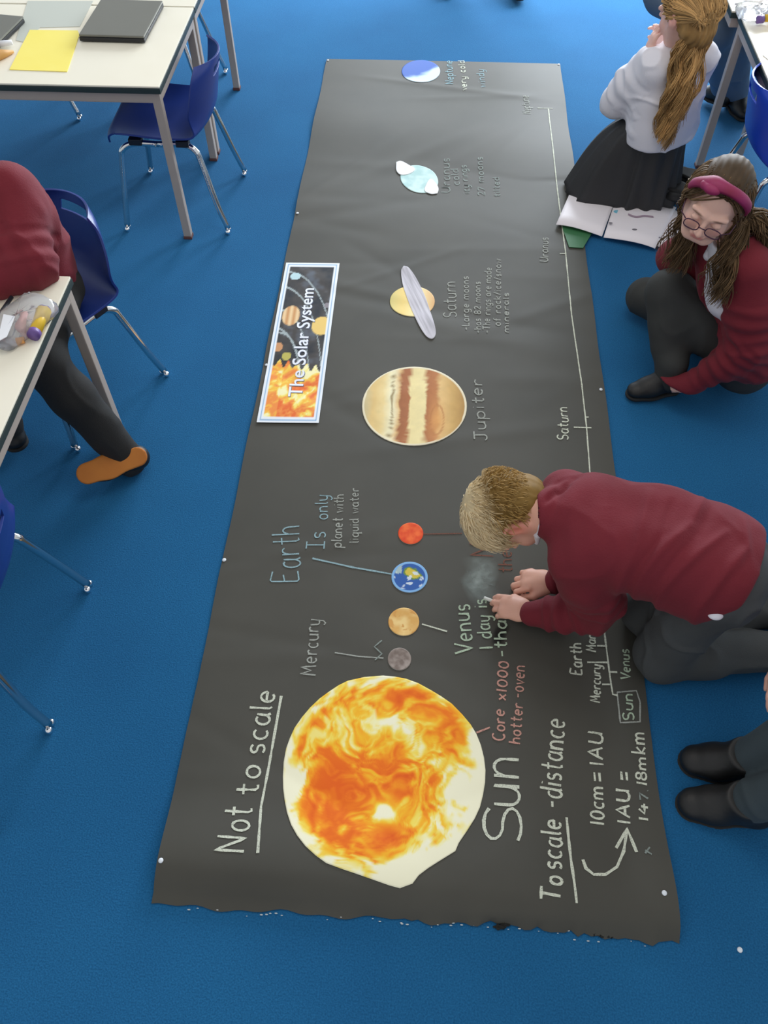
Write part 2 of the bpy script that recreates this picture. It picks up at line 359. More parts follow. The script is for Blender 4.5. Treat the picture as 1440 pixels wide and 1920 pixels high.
write('Saturn', (856, 597), (853, 531), 24, CHALK['grey'], .0042)
write('-Large moons', (879, 622), (878, 521), 13, CHALK['grey'], .0038); write('-has 82 moons', (901, 628), (900, 531), 12, CHALK['grey'], .0038)
write('-The rings are made', (918, 628), (921, 505), 13, CHALK['grey'], .0036); write('of rock/ice/snow', (938, 614), (939, 489), 13, CHALK['grey'], .0036); write('minerals', (954, 626), (953, 552), 11, CHALK['grey'], .004)
write('Uranus', (844, 362), (842, 300), 16, X_, .0045); write('cold', (862, 348), (858, 318), 14, X_, .004); write('icy rings', (880, 364), (874, 312), 13, X_, .0045); write('27 moons', (909, 368), (904, 298), 13, X_, .0045); write('tilted', (938, 370), (935, 334), 12, X_, .0042)
write('Neptune', (850, 160), (847, 117), 15, B_, .0055); write('very cold', (875, 172), (870, 117), 12, W_, .0048); write('windy', (910, 166), (906, 134), 14, B_, .004)
lines([[(792, 1004), (866, 1003)]], CHALK['rust'], .004)
write('Mars', (926, 1046), (915, 950), 42, CHALK['rust'], .0045); write('the red', (960, 1076), (955, 980), 26, CHALK['rust'], .0042)
# rubbed-out chalk: a dusty smear on the paper
def smear(pts, col, a, nm, wdt=.05, seedv=3):
    me_v = []; me_f = []; cs = [P(*p)[:2] for p in pts]; path = smooth_path([np.array([*c, 0]) for c in cs], 8)
    n = len(path); K = 9
    for i, p in enumerate(path):
        t = path[min(i+1, n-1)]-path[max(i-1, 0)]; t = t/np.linalg.norm(t); nr = np.array([-t[1], t[0]])
        for k in range(K):
            q = p[:2]+nr*(k/(K-1)-.5)*2*wdt; me_v.append([q[0], q[1], float(paper_z(q[0], q[1]))+.0010])
    for i in range(n-1):
        for k in range(K-1): me_f.append((i*K+k, i*K+k+1, (i+1)*K+k+1, (i+1)*K+k))
    m = mat(nm, col, .95); nt = m.node_tree; bs = nt.nodes['Principled BSDF']
    o = pyd('chalk_smear', me_v, me_f, m, banner, True)
    uv = o.data.attributes.new('dust', 'FLOAT', 'POINT')
    val = [a*max(0, math.sin(PI*(i/(n-1))))**.7*max(0, math.sin(PI*k/(K-1))) for i in range(n) for k in range(K)]
    uv.data.foreach_set('value', val)
    at_ = nt.nodes.new('ShaderNodeAttribute'); at_.attribute_name = 'dust'
    tc = nt.nodes.new('ShaderNodeTexCoord'); nz = nt.nodes.new('ShaderNodeTexNoise'); nz.inputs['Scale'].default_value = 45; nz.inputs['Detail'].default_value = 4
    nt.links.new(tc.outputs['Object'], nz.inputs['Vector'])
    mu = nt.nodes.new('ShaderNodeMath'); mu.operation = 'MULTIPLY'; nt.links.new(at_.outputs['Fac'], mu.inputs[0]); nt.links.new(nz.outputs[0], mu.inputs[1])
    nt.links.new(mu.outputs[0], bs.inputs['Alpha']); return o
smear([(893, 1042), (905, 1075), (897, 1100), (922, 1135)], rgb(150, 160, 155), 1.3, 'chalk_dust')
smear([(866, 1082), (880, 1095), (905, 1118)], rgb(150, 160, 155), .6, 'chalk_dust_thin', .022)
smear([(948, 1170), (936, 1192), (930, 1215)], rgb(20, 20, 19), 1.4, 'wiped_paper', .02)

# ------------------------------------------------------------------ cut-out pictures stuck on the banner
def cutout(name, outline_px, paint, label, parts=48, z=.0042, sub=.006, mname=None, cat='picture'):
    """paper disc cut to outline (photo points on the floor), printed with paint(xy)->rgb, lifted a little off the sheet"""
    pts = np.array([P(*q)[:2] for q in outline_px]); cen = pts.mean(0)
    path = pts
    xy = [cen]; ring = max(6, int(np.linalg.norm(pts-cen, axis=1).max()/sub)); n = len(path)
    for r in range(1, ring+1):
        for k in range(n): xy.append(cen+(path[k]-cen)*r/ring)
    xy = np.array(xy); zz = paper_z(xy[:, 0], xy[:, 1])+z-.002
    V = [(*xy[i], zz[i]) for i in range(len(xy))]; Fc = []
    for k in range(n): Fc.append((0, 1+k, 1+(k+1) % n))
    for r in range(ring-1):
        for k in range(n):
            a = 1+r*n+k; b = 1+r*n+(k+1) % n; Fc.append((a, a+n, b+n, b))
    top = len(V); base = 1+(ring-1)*n
    for k in range(n): V.append((xy[base+k][0], xy[base+k][1], zz[base+k]-.0016))
    for k in range(n): Fc.append((base+k, top+k, top+(k+1) % n, base+(k+1) % n))
    o = pyd(name, V, Fc, PRINT, None, True)
    colr = paint(xy); colr = np.vstack([colr, np.tile(np.array([[.75, .75, .7]]), (n, 1))])
    set_col(o, colr); tag(o, label, cat); return o
def set_col(o, c):
    c = np.clip(np.asarray(c, float), 0, 1); a = o.data.color_attributes.new('Col', 'FLOAT_COLOR', 'POINT')
    a.data.foreach_set('color', np.hstack([c, np.ones((len(c), 1))]).ravel())
PRINT = vmat('printed_card', .62, Specular_IOR_Level=.3)
def ell_px(cx, cy, rx, ry, n=64, rot=0):
    out = []
    for k in range(n):
        a = 2*PI*k/n; x = rx*math.cos(a); y = ry*math.sin(a); c, s = math.cos(rot), math.sin(rot)
        out.append((cx+x*c-y*s, cy+x*s+y*c))
    return out
def ramp(t, stops):
    t = np.clip(t, 0, 1); xs = [s[0] for s in stops]; out = np.stack([np.interp(t, xs, [s[1][k] for s in stops]) for k in range(3)], 1); return out
def nrm(xy):
    c = (xy.max(0)+xy.min(0))/2; h = (xy.max(0)-xy.min(0))/2; return (xy-c)/h
def mixc(a, b, t): t = np.clip(t, 0, 1)[:, None]; return a*(1-t)+b*t
SUN = [(870, 75), (925, 80), (980, 90), (1040, 112), (1100, 145), (1150, 175), (1200, 210), (1250, 262), (1290, 310), (1318, 355), (1340, 410), (1355, 470), (1362, 530), (1360, 590), (1350, 650), (1335, 710), (1310, 765), (1270, 830), (1232, 888), (1215, 930), (1130, 985), (1085, 1015), (1040, 1050), (1010, 1090), (950, 1111), (900, 1098), (800, 1063), (740, 1042), (680, 1022), (600, 992), (550, 955), (500, 908), (460, 855), (430, 800), (410, 740), (398, 680), (390, 620), (388, 560), (392, 490), (404, 425), (422, 375), (445, 325), (480, 275), (520, 228), (565, 185), (610, 152), (655, 122), (700, 100), (780, 82)]
SUN = [(380+x/2.571, 1240+y/2.571) for x, y in SUN]
_s2 = []
for i in range(len(SUN)):
    a = SUN[i]; b = SUN[(i+1) % len(SUN)]; n = 4
    for k in range(n): _s2.append((a[0]+(b[0]-a[0])*k/n, a[1]+(b[1]-a[1])*k/n))
def paint_sun(xy):
    q = nrm(xy); warp = np.stack([vnoise(xy, 9, 1), vnoise(xy, 9, 2)], 1)-.5
    n1 = vnoise(xy+warp*.12, 10, 3, 5); n2 = vnoise(xy+warp*.25, 42, 8, 4)
    t = .5*n1+.5*n2; t = np.clip((t-.5)*3.4+.5, 0, 1)
    # broad light and dark parts of the print, as in the picture
    def blob(x, y, sx, sy, rot=0):
        u = (q[:, 0]-x)*math.cos(rot)+(q[:, 1]-y)*math.sin(rot); v = -(q[:, 0]-x)*math.sin(rot)+(q[:, 1]-y)*math.cos(rot)
        return np.exp(-(u/sx)**2-(v/sy)**2)
    br = .75*blob(.72, -.25, .22, .5, -.5)+.55*blob(.35, .3, .16, .42, .9)+.75*blob(-.82, -.12, .06, .16)+.75*blob(.02, -.32, .16, .11, .5)+.35*blob(-.3, .25, .25, .3)+.5*blob(.05, .5, .1, .12)+.6*blob(.35, -.8, .3, .12, .5)
    dk = .45*blob(.1, .72, .35, .14)+.45*blob(.05, .0, .35, .25)+.4*blob(.15, -.6, .4, .16)+.35*blob(-.65, -.4, .16, .2)+.4*blob(.62, .42, .18, .25, -.6)+.4*blob(-.4, .0, .25, .3)+.35*blob(.35, -.2, .2, .2)
    t = t*.62+.2+br*.75-dk*.5
    ed = np.linalg.norm(q*np.array([1.0, 1.06])+np.array([0, -.06]), axis=1); t = t+np.clip((ed-.86)/.1, 0, 1)*.45
    c = ramp(t, [(0, rgb(232, 92, 10)), (.28, rgb(245, 122, 16)), (.48, rgb(252, 158, 24)), (.62, rgb(252, 192, 40)), (.78, rgb(250, 225, 95)), (.95, rgb(250, 244, 190)), (1, rgb(250, 246, 215))])
    return c
cutout('sun_picture', _s2, paint_sun, 'large cut-out printed picture of the orange and yellow sun on the black paper', sub=.004)
def paint_jup(xy):
    q = nrm(xy); wob = (vnoise(xy, 34, 5)-.5)*.16; x = q[:, 0]+wob*(.6)
    cols = ramp((x+1)/2, [(0, rgb(196, 188, 150)), (.1, rgb(228, 196, 130)), (.2, rgb(236, 212, 150)), (.27, rgb(244, 236, 196)), (.285, rgb(150, 128, 84)), (.30, rgb(240, 230, 190)), (.345, rgb(228, 190, 130)), (.36, rgb(164, 102, 62)), (.44, rgb(176, 110, 68)), (.455, rgb(240, 222, 162)), (.60, rgb(242, 226, 168)), (.615, rgb(176, 110, 64)), (.71, rgb(190, 124, 74)), (.74, rgb(232, 196, 132)), (.86, rgb(208, 168, 100)), (1, rgb(172, 130, 66))])
    spot = np.exp(-((q[:, 0]-.44)/.14)**2-((q[:, 1]+.35)/.4)**2); cols = mixc(cols, np.array([rgb(222, 160, 92)]), spot*.9)
    cols = mixc(cols, np.array([rgb(186, 120, 66)]), (np.abs(spot-.45) < .07)*.6)
    r = np.linalg.norm(q, axis=1); cols = mixc(cols, np.array([rgb(236, 226, 196)]), (r > .965)*1.0); return cols*(.92+.16*vnoise(xy, 60, 9)[:, None])
cutout('jupiter_picture', ell_px(777, 765, 98, 74), paint_jup, 'cut-out printed picture of banded brown and cream planet beside the word Jupiter', sub=.003)
def spotty(c0, c1, c2=None, sc=40, edge=None, seed=1):
    def f(xy):
        t = vnoise(xy, sc, seed); t = np.clip((t-.5)*2.5+.5, 0, 1); c = mixc(np.array([c0]*len(xy)), np.array([c1]), t)
        if c2 is not None: c = mixc(c, np.array([c2]), (vnoise(xy, sc*1.3, seed+5) > .58)*1.)
        if edge is not None: c = mixc(c, np.array([edge]), (np.linalg.norm(nrm(xy), axis=1) > .92)*1.)
        return c
    return f
cutout('mars_picture', ell_px(770, 1003, 23.5, 20, 40), spotty(rgb(222, 62, 22), rgb(244, 110, 52), None, 50), 'small cut-out picture of a bright orange-red planet, nearest the blond boy', sub=.003)
cutout('venus_picture', ell_px(757, 1168, 29, 26, 40), spotty(rgb(222, 172, 96), rgb(240, 208, 140), rgb(214, 158, 84), 36, seed=4), 'small cut-out picture of a tan-yellow planet between the blue and grey ones', sub=.003)
cutout('mercury_picture', ell_px(749, 1238, 22, 21, 40), spotty(rgb(122, 108, 100), rgb(168, 156, 148), None, 70, rgb(150, 140, 132), 9), 'small cut-out picture of a grey planet just above the sun picture', sub=.003)
def paint_earth(xy):
    q = nrm(xy); r = np.linalg.norm(q, axis=1); n = vnoise(xy, 45, 12)
    c = np.array([rgb(44, 92, 168)]*len(xy)); land = np.exp(-((q[:, 0]-.1)/.55)**2-((q[:, 1]-.3)/.42)**2)+(n-.5)*.9
    c = mixc(c, np.array([rgb(104, 140, 70)]), (land > .42)*1.); c = mixc(c, np.array([rgb(212, 190, 70)]), (land > .62)*1.)
    c = mixc(c, np.array([rgb(214, 226, 236)]), (vnoise(xy, 60, 31) > .62)*.9*(q[:, 1] < .35))
    c = mixc(c, np.array([rgb(196, 216, 200)]), ((q[:, 0] < -.45) & (q[:, 1] > .2))*.7)
    return mixc(c, np.array([rgb(130, 180, 228)]), (r > .88)*1.)
cutout('earth_picture', ell_px(768, 1085, 34, 29, 48), paint_earth, 'small cut-out picture of the blue planet with yellow-green land', sub=.002)
# Saturn: globe plus a slanting ring, one cut-out with the ring as its part
def rings(xy):
    n = vnoise(np.stack([xy[:, 0]*3.2+xy[:, 1]*1.2, xy[:, 1]*.2], 1), 40, 3); return ramp(n, [(0, rgb(150, 148, 152)), (.5, rgb(196, 192, 200)), (1, rgb(228, 226, 232))])
sat = cutout('saturn_picture', ell_px(773, 568, 42, 29, 48), lambda xy: ramp((nrm(xy)[:, 0]+1)/2+.1*(vnoise(xy, 40, 4)-.5), [(0, rgb(214, 200, 128)), (.3, rgb(240, 212, 130)), (.6, rgb(246, 232, 172)), (1, rgb(226, 178, 122))]), 'cut-out picture of a pale yellow planet with a slanting grey ring', sub=.003)
def ring_band(name, px, parent, paint):
    o = cutout(name, px, paint, None, sub=.004, z=.0056, cat=None); o.parent = parent; return o
ring_px = [(757, 502), (764, 504), (773, 513), (784, 530), (795, 555), (806, 585), (814, 612), (816, 630), (812, 638), (804, 638), (795, 628), (785, 610), (776, 594), (784, 592), (792, 580), (790, 560), (783, 545), (776, 538), (760, 540), (754, 520)]
rp = smooth_path([np.array([*p, 0.]) for p in [(757, 502), (768, 507), (783, 529), (798, 562), (812, 604), (817, 628), (811, 639), (799, 634), (784, 611), (769, 577), (756, 540), (752, 512), (757, 502)]], 5)[:-1]
ring_band('planet_ring', [(p[0], p[1]) for p in rp], sat, rings)
ura = cutout('uranus_picture', ell_px(786, 338, 36, 25, 44, .25), spotty(rgb(168, 204, 202), rgb(200, 226, 222), None, 30), 'pale cut-out picture of a whitish green planet with white ring tips', sub=.004)
for tip in ([(743, 308), (752, 306), (768, 313), (778, 320), (768, 328), (752, 330), (743, 322)], [(820, 365), (822, 355), (815, 343), (806, 338), (798, 350), (796, 360), (808, 366)]):
    sp = smooth_path([np.array([*p, 0.]) for p in tip+[tip[0]]], 4)[:-1]; ring_band('ring_tip', [(p[0], p[1]) for p in sp], ura, spotty(rgb(226, 230, 232), rgb(240, 244, 246)))
def paint_nep(xy):
    q = nrm(xy); n = vnoise(xy, 12, 6); c = np.array([rgb(40, 88, 176)]*len(xy)); return mixc(c, np.array([rgb(196, 222, 238)]), np.clip(((q[:, 0]*.6-q[:, 1]*.8)+(n-.5)*1.6)*2.4+.1, 0, 1))
cutout('neptune_picture', ell_px(789, 137, 36, 20.5, 44), paint_nep, 'blue and white cut-out planet picture at the far end of the banner', sub=.004)

# title poster
def poster():
    cs = [P(482, 796)[:2], P(598, 797)[:2], P(637, 497)[:2], P(537, 496)[:2]]
    root = empty('title_poster', (*cs[0], .006)); tag(root, 'long printed poster with white border reading The Solar System', 'poster')
    O = np.array(root.location)
    nu, nv = 60, 150; V = []; Fc = []; UV = []
    for j in range(nv+1):
        for i in range(nu+1):
            s, t = i/nu, j/nv; p = (cs[0]*(1-s)+cs[1]*s)*(1-t)+(cs[3]*(1-s)+cs[2]*s)*t
            V.append((p[0]-O[0], p[1]-O[1], float(paper_z(*p))+.0045-O[2])); UV.append((s, t))
    for j in range(nv):
        for i in range(nu): a = j*(nu+1)+i; Fc.append((a, a+1, a+nu+2, a+nu+1))
    o = pyd('poster_sheet', V, Fc, PRINT, root, True); q = np.array(UV); xy = np.array(V)[:, :2]+10
    x, y = q[:, 0], q[:, 1]
    c = ramp(vnoise(xy, 22, 5), [(.2, rgb(34, 40, 48)), (.6, rgb(70, 66, 64)), (.9, rgb(96, 104, 116))])
    def disc(cx, cy, rx, ry, col, soft=.05):
        nonlocal c
        r = np.sqrt(((x-cx)/rx)**2+((y-cy)/ry)**2); c = mixc(c, np.array([col]) if np.ndim(col) == 1 else col, np.clip((1-r)/soft, 0, 1))
    for (cx, cy, R_) in [(.0, .05, .5), (.0, .05, .62), (-.05, 0., .83), (.05, .0, .93), (0.1, .1, .42)]:
        r = np.sqrt(((x-cx)/1.25)**2+((y-cy)/1.0)**2); c = mixc(c, np.array([rgb(170, 182, 184)]), (np.abs(r-R_) < .006)*.9)
    band = ramp(.5+.5*np.sin(x*55), [(0, rgb(206, 150, 96)), (1, rgb(238, 208, 160))])
    disc(.26, .63, .16, .066, band); disc(.83, .565, .18, .06, rgb(238, 204, 120)); disc(.12, .43, .09, .03, rgb(206, 150, 104)); disc(.3, .375, .08, .025, rgb(190, 180, 90)); disc(.22, .9, .1, .026, rgb(190, 220, 226)); disc(.9, .7, .08, .02, rgb(140, 134, 140))
    n = vnoise(xy+.08*(vnoise(xy, 30, 2)[:, None]-.5), 26, 11, 4); n = np.clip((n-.5)*2.8+.5, 0, 1)
    sunc = ramp(n+.25*(x < .3), [(0, rgb(236, 112, 52)), (.35, rgb(246, 158, 76)), (.6, rgb(250, 196, 70)), (.85, rgb(250, 236, 130)), (1.1, rgb(252, 250, 220))])
    c = mixc(c, sunc, ((y < .345-.05*x+.02*np.sin(x*40)))*1.)
    dx = np.minimum(x, 1-x); dy = np.minimum(y, 1-y)*2.75
    e = np.minimum(dx, dy); c = mixc(c, np.array([rgb(236, 242, 248)]), (e < .085)*1.); c = mixc(c, np.array([rgb(140, 178, 214)]), ((e > .035) & (e < .055))*1.)
    set_col(o, c)
    # lettering
    cu = bpy.data.curves.new('t', 'FONT'); cu.body = 'The Solar System'; cu.size = 1; cu.resolution_u = 3; cu.offset = .012
    to = bpy.data.objects.new('t', cu); COL.objects.link(to); bpy.context.view_layer.update()
    me = bpy.data.meshes.new_from_object(to.evaluated_get(bpy.context.evaluated_depsgraph_get())); bpy.data.objects.remove(to)
    co = np.array([v.co[:] for v in me.vertices]); co[:, 0] -= co[:, 0].min(); w0 = co[:, 0].max(); h0 = .72
    A = P(549, 772)[:2]*0; a0 = P(566, 748)[:2]; a1 = P(589, 545)[:2]; d = (a1-a0); L = np.linalg.norm(d); d /= L; up = np.array([-d[1], d[0]])
    hh = np.linalg.norm(P(553, 640)[:2]-P(578, 640)[:2])
    xy2 = a0+np.outer(co[:, 0]/w0*L, d)+np.outer(co[:, 1]/h0*hh, up)
    for k, (nm, mm, dz, off) in enumerate([('letter_shadow', mat('print_grey', rgb(88, 96, 120), .5), .0052, .0022), ('title_letter', mat('print_white', rgb(236, 240, 250), .5), .0058, 0)]):
        pz = paper_z(xy2[:, 0], xy2[:, 1]); vv = [(xy2[i, 0]-O[0]+off, xy2[i, 1]-O[1]-off, pz[i]+dz-O[2]) for i in range(len(pz))]
        par = list(range(len(vv)))
        def root_of(i):
            while par[i] != i: par[i] = par[par[i]]; i = par[i]
            return i
        for p_ in me.polygons:
            r_ = root_of(p_.vertices[0])
            for q_ in p_.vertices[1:]: par[root_of(q_)] = r_
        isl = {}
        for p_ in me.polygons: isl.setdefault(root_of(p_.vertices[0]), []).append(list(p_.vertices))
        for fs in isl.values():
            ids_ = sorted({i for f_ in fs for i in f_}); mp = {i: n_ for n_, i in enumerate(ids_)}
            pyd(nm, [vv[i] for i in ids_], [[mp[i] for i in f_] for f_ in fs], mm, root)
poster()

# drawing pins
PINM = mat('white_plastic_pin', rgb(232, 238, 244), .25)
pin_lab = {0: 'white drawing pin at the far left corner of the banner', 1: 'white drawing pin at the far right corner of the banner', 2: 'white drawing pin on left banner edge level with the faint ringed planet',
 3: 'white drawing pin on left banner edge beside the title poster', 4: 'white drawing pin on right banner edge near the small Saturn tick', 5: 'white drawing pin on left banner edge near the word Earth', 6: 'white drawing pin at the near left corner of the banner', 7: 'white drawing pin at the near right corner of the banner', 8: 'stray white drawing pin lying on carpet beyond the banner end'}
for i, (x, y) in enumerate([(615, 116), (1047, 124), (558, 403), (500, 686), (1126, 733), (421, 1052), (308, 1621), (1238, 1681), (1387, 1781)]):
    q = P(x, y); bm = bmesh.new(); z0 = (float(paper_z(q[0], q[1])) if i < 8 else 0)+.0008
    g = bmesh.ops.create_uvsphere(bm, u_segments=12, v_segments=8, radius=.0062)
    for v in g['verts']: v.co = Vector((v.co.x, v.co.y, max(v.co.z, 0)*.55))+Vector((q[0], q[1], z0))
    tag(bm_obj('drawing_pin', bm, PINM, None, True), pin_lab[i], 'pin', 'white drawing pins')
# ------------------------------------------------------------------ tables
LAM = mat('cream_laminate', rgb(246, 240, 222), .32, noise=(5, rgb(240, 234, 214), .3))
EDGE = mat('dark_green_edging', rgb(38, 52, 50), .5)
STEEL = mat('beige_grey_powder_coat', rgb(170, 158, 148), .45)
def table(name, x0, x1, y0, y1, label, h=.62, legs=((0, 0), (0, 1), (1, 0), (1, 1)), inset=0):
    cx, cy = (x0+x1)/2, (y0+y1)/2; root = empty(name, (cx, cy, 0)); tag(root, label, 'table')
    X, Y = x1-x0, y1-y0
    boxobj('tabletop', (0, 0, h-.003), (X-.004, Y-.004, .006), LAM, root, .002)
    boxobj('edging', (0, 0, h-.016), (X, Y, .02), EDGE, root, .003)
    for s in (-1, 1):
        boxobj('side_rail', (s*(X/2-.022), 0, h-.045), (.025, Y-.02, .036), STEEL, root, .004)
        boxobj('cross_rail', (0, s*(Y/2-.022), h-.045), (X-.02, .025, .036), STEEL, root, .004)
    for (a, b) in legs:
        lx = (X/2-.024)*(1 if a else -1); ly = (Y/2-.024)*(1 if b else -1); lx += inset if not a else -inset
        lg = boxobj('leg', (lx, ly, (h-.03)/2+.006), (.030, .030, h-.042), STEEL, root, .004)
        boxobj('foot_cap', (lx, ly, .006), (.034, .034, .012), mat_cap, lg, .003)
    return root
mat_cap = mat('brown_rubber_cap', rgb(96, 62, 58), .7)
tA = table('classroom_table', -2.16, -.957, 2.842, 3.462, 'cream topped table at far left carrying yellow paper and a closed laptop')
tA2 = table('classroom_table', -2.16, -.957, 3.468, 4.088, 'cream topped table at far left corner, furthest back of the left tables')
tB = table('classroom_table', -1.62, -.972, .49, 1.815, 'cream topped table in front of the seated child in maroon')
tC = table('classroom_table', 1.137, 1.76, 2.30, 3.505, 'cream topped table at right corner behind the girl with the headband')
tC2 = table('classroom_table', 1.112, 2.315, 3.512, 4.13, 'cream topped table at upper right edge beside the green topped child', inset=.2)

# ------------------------------------------------------------------ polypropylene chairs
def chair_mats(r, g, b): return mat('blue_polypropylene', rgb(r, g, b), .33, bump=(420, .15))
SHELL = mat('blue_polypropylene', rgb(28, 52, 128), .35, bump=(420, .12)); CHROME = mat('chrome', (.72, .72, .72), .12, 1.0)
SHELL2 = mat('bright_blue_polypropylene', rgb(8, 62, 190), .35, bump=(420, .12))
GLIDE = mat('chrome_glide', (.9, .9, .92), .08, 1.0); DARKP = mat('black_socket', rgb(18, 22, 36), .5)
def shell_mesh():
    # local frame: chair faces +x ... profile points (x forward, z), half width
    prof = smooth_path([(.215, .355, .17), (.20, .378, .19), (.12, .385, .2), (0, .372, .2), (-.11, .372, .2), (-.165, .392, .198), (-.188, .43, .194), (-.20, .48, .196), (-.213, .535, .188), (-.226, .59, .165), (-.232, .618, .125)], 5)
    nu = 24; V = []; Fc = []; n = len(prof)
    for j, p in enumerate(prof):
        x, z, hw = p; back = j > n*.52; s0 = j/(n-1)
        for i in range(nu+1):
            u = i/nu*2-1; e = abs(u)
            wb = min(1, max(0, (s0-.36)/.34)); wb = wb*wb*(3-2*wb)      # back wraps forward at the sides
            V.append((x+.066*e**2.2*wb-(.02*e**4 if s0 < .15 else 0), u*hw, z+.020*e**3*(1-wb)*min(1, s0/.12)))
    for j in range(n-1):
        for i in range(nu):
            if n-10 < j < n-6 and abs(i-nu/2+.5) < 4: continue      # hand hole
            a = j*(nu+1)+i; Fc.append((a, a+1, a+nu+2, a+nu+1))
    me = bpy.data.meshes.new('seat_shell'); me.from_pydata(V, [], Fc); me.update()
    o = bpy.data.objects.new('tmp', me); COL.objects.link(o)
    md = o.modifiers.new('s', 'SOLIDIFY'); md.thickness = .007; md.offset = 0
    md = o.modifiers.new('b', 'BEVEL'); md.width = .003; md.segments = 2; md.limit_method = 'ANGLE'
    md = o.modifiers.new('sub', 'SUBSURF'); md.levels = 1
    bpy.context.view_layer.update()
    m2 = bpy.data.meshes.new_from_object(o.evaluated_get(bpy.context.evaluated_depsgraph_get())); bpy.data.objects.remove(o); return m2
_shell = shell_mesh()
def make_chair(name, shell_mat):
    root = empty(name); me = _shell.copy(); s = link('seat_shell', me, shell_mat, root, True)
    for sy in (-1, 1):
        yt, yf = sy*.155, sy*.21
        top = .345
        fr = smooth_path([(.02, yt, top), (.11, yt, top), (.155, yt+sy*.008, top-.02), (.168, yt+sy*.014, top-.06), (.19, yf-sy*.012, .12), (.205, yf, .022)], 6)
        rr = smooth_path([(.02, yt, top), (-.08, yt, top), (-.125, yt+sy*.008, top-.02), (-.14, yt+sy*.014, top-.06), (-.18, yf-sy*.012, .12), (-.21, yf, .022)], 6)
        for path, fx in ((fr, .205), (rr, -.21)):
            lg = tubeobj('leg', path, .0115, CHROME, root, 12)
            bm = bmesh.new()
            for dx in (-.0105, .0105):
                g = bmesh.ops.create_uvsphere(bm, u_segments=12, v_segments=8, radius=.0105)
                bmesh.ops.transform(bm, matrix=Matrix.Translation((fx, yf+dx, .0105)), verts=g['verts'])
            bm_obj('foot_glide', bm, GLIDE, lg, True)
        for (sx_, sz_) in ((.1, .356), (-.08, .352)): boxobj('socket', (sx_, yt, sz_), (.05, .03, .024), DARKP, root, .004)
    tubeobj('under_bar', [(-.06, -.155, .345), (-.06, .155, .345)], .009, CHROME, root); tubeobj('under_bar', [(.09, -.155, .345), (.09, .155, .345)], .009, CHROME, root)
    return root
proto = make_chair('school_chair', SHELL)
def place(o, x, y, ang, label, shell=None, sc=1.0):
    o.location = (x, y, 0); o.rotation_euler = (0, 0, math.radians(ang)); o.scale = (sc, sc, sc)
    tag(o, label, 'chair', 'blue school chairs')
    if shell:
        for c in o.children:
            if c.name.startswith('seat_shell'): c.data = c.data.copy(); c.data.materials[0] = shell
    return o
place(proto, -1.033, 3.112, 180, 'blue plastic school chair pulled up to the table with the yellow paper')
place(copy_tree(proto), -1.272, 4.008, 180, 'blue chair behind the furthest left table, mostly hidden by its top')
place(copy_tree(proto), -1.885, 3.955, 180, 'chair under the furthest left table of which only feet show')
place(copy_tree(proto), -1.195, 2.003, 239, 'blue plastic chair the child in maroon sits on')
place(copy_tree(proto), -1.14, .985, 182, 'blue plastic chair cut off by left picture edge, below the seated child')
place(copy_tree(proto), 1.325, 3.00, 0, 'bright blue plastic chair at the right table behind the girl with the headband', SHELL2)

# ------------------------------------------------------------------ things on the tables
H0 = .6205
LAPG = mat('grey_laptop_lid', rgb(112, 112, 104), .38); LAPD = mat('black_laptop_base', rgb(26, 27, 30), .5)
def laptop(c, sx, sy, rz, label):
    r = empty('laptop', (c[0], c[1], H0), rz); tag(r, label, 'laptop')
    boxobj('base', (0, 0, .010), (sx, sy, .014), LAPD, r, .004); boxobj('lid', (0, .002, .0215), (sx*.995, sy*.99, .008), LAPG, r, .004)
    for s in (-1, 1): boxobj('hinge', (s*sx*.3, sy/2-.003, .018), (.04, .008, .012), LAPD, r, .003)
    for a in (-1, 1):
        for b in (-1, 1): boxobj('rubber_foot', (a*sx*.42, b*sy*.4, .0015), (.03, .008, .003), LAPD, r, .001)
    return r
a_, b_ = P(147, 70, .64), P(268, 72, .64)
laptop((float((a_[0]+b_[0])/2)+.004, float(a_[1])+.154, 0), float(b_[0]-a_[0])+.005, .30, math.radians(-1), 'closed grey laptop with black base on the table with the yellow paper')
lp = empty('laptop', (-1.705, 3.15, H0), math.radians(82)); tag(lp, 'dark grey laptop at upper left picture corner, half out of frame', 'laptop')
boxobj('base', (0, 0, .010), (.33, .22, .014), LAPD, lp, .004); boxobj('lid', (0, .0, .0215), (.33, .22, .008), LAPG, lp, .004)
def sheet(name, pts, z, m, label, cat, th=.0015, parent=None):
    V = [(p[0], p[1], z) for p in pts]+[(p[0], p[1], z+th) for p in pts]; n = len(pts)
    Fc = [tuple(range(n))[::-1], tuple(range(n, 2*n))]+[(i, (i+1) % n, n+(i+1) % n, n+i) for i in range(n)]
    o = pyd(name, V, Fc, m, parent)
    if label: tag(o, label, cat)
    return o
YEL = mat('yellow_paper', rgb(255, 240, 128), .6, noise=(9, rgb(252, 234, 112), .3))
sheet('yellow_paper', [P(18, 131, H0)[:2], P(126, 135, H0)[:2], P(149, 66, H0)[:2], P(146, 58, H0)[:2], P(56, 57, H0)[:2]], H0, YEL, 'yellow sheet of card on the far left table beside the closed laptop', 'paper', .002)
GREYP = mat('grey_worksheet', rgb(196, 200, 190), .7)
sheet('worksheet', [P(30, 76, H0)[:2], P(48, 80, H0)[:2], P(75, 52, H0)[:2], P(150, 50, H0)[:2], P(175, 2, H0)[:2], P(52, 2, H0)[:2]], H0, GREYP, 'pale grey paper on the far left table between the two laptops', 'paper', .001)
ORG = mat('orange_pencil_case', rgb(200, 150, 84), .6)
q0, q1 = P(-40, 128, H0), P(26, 100, H0)
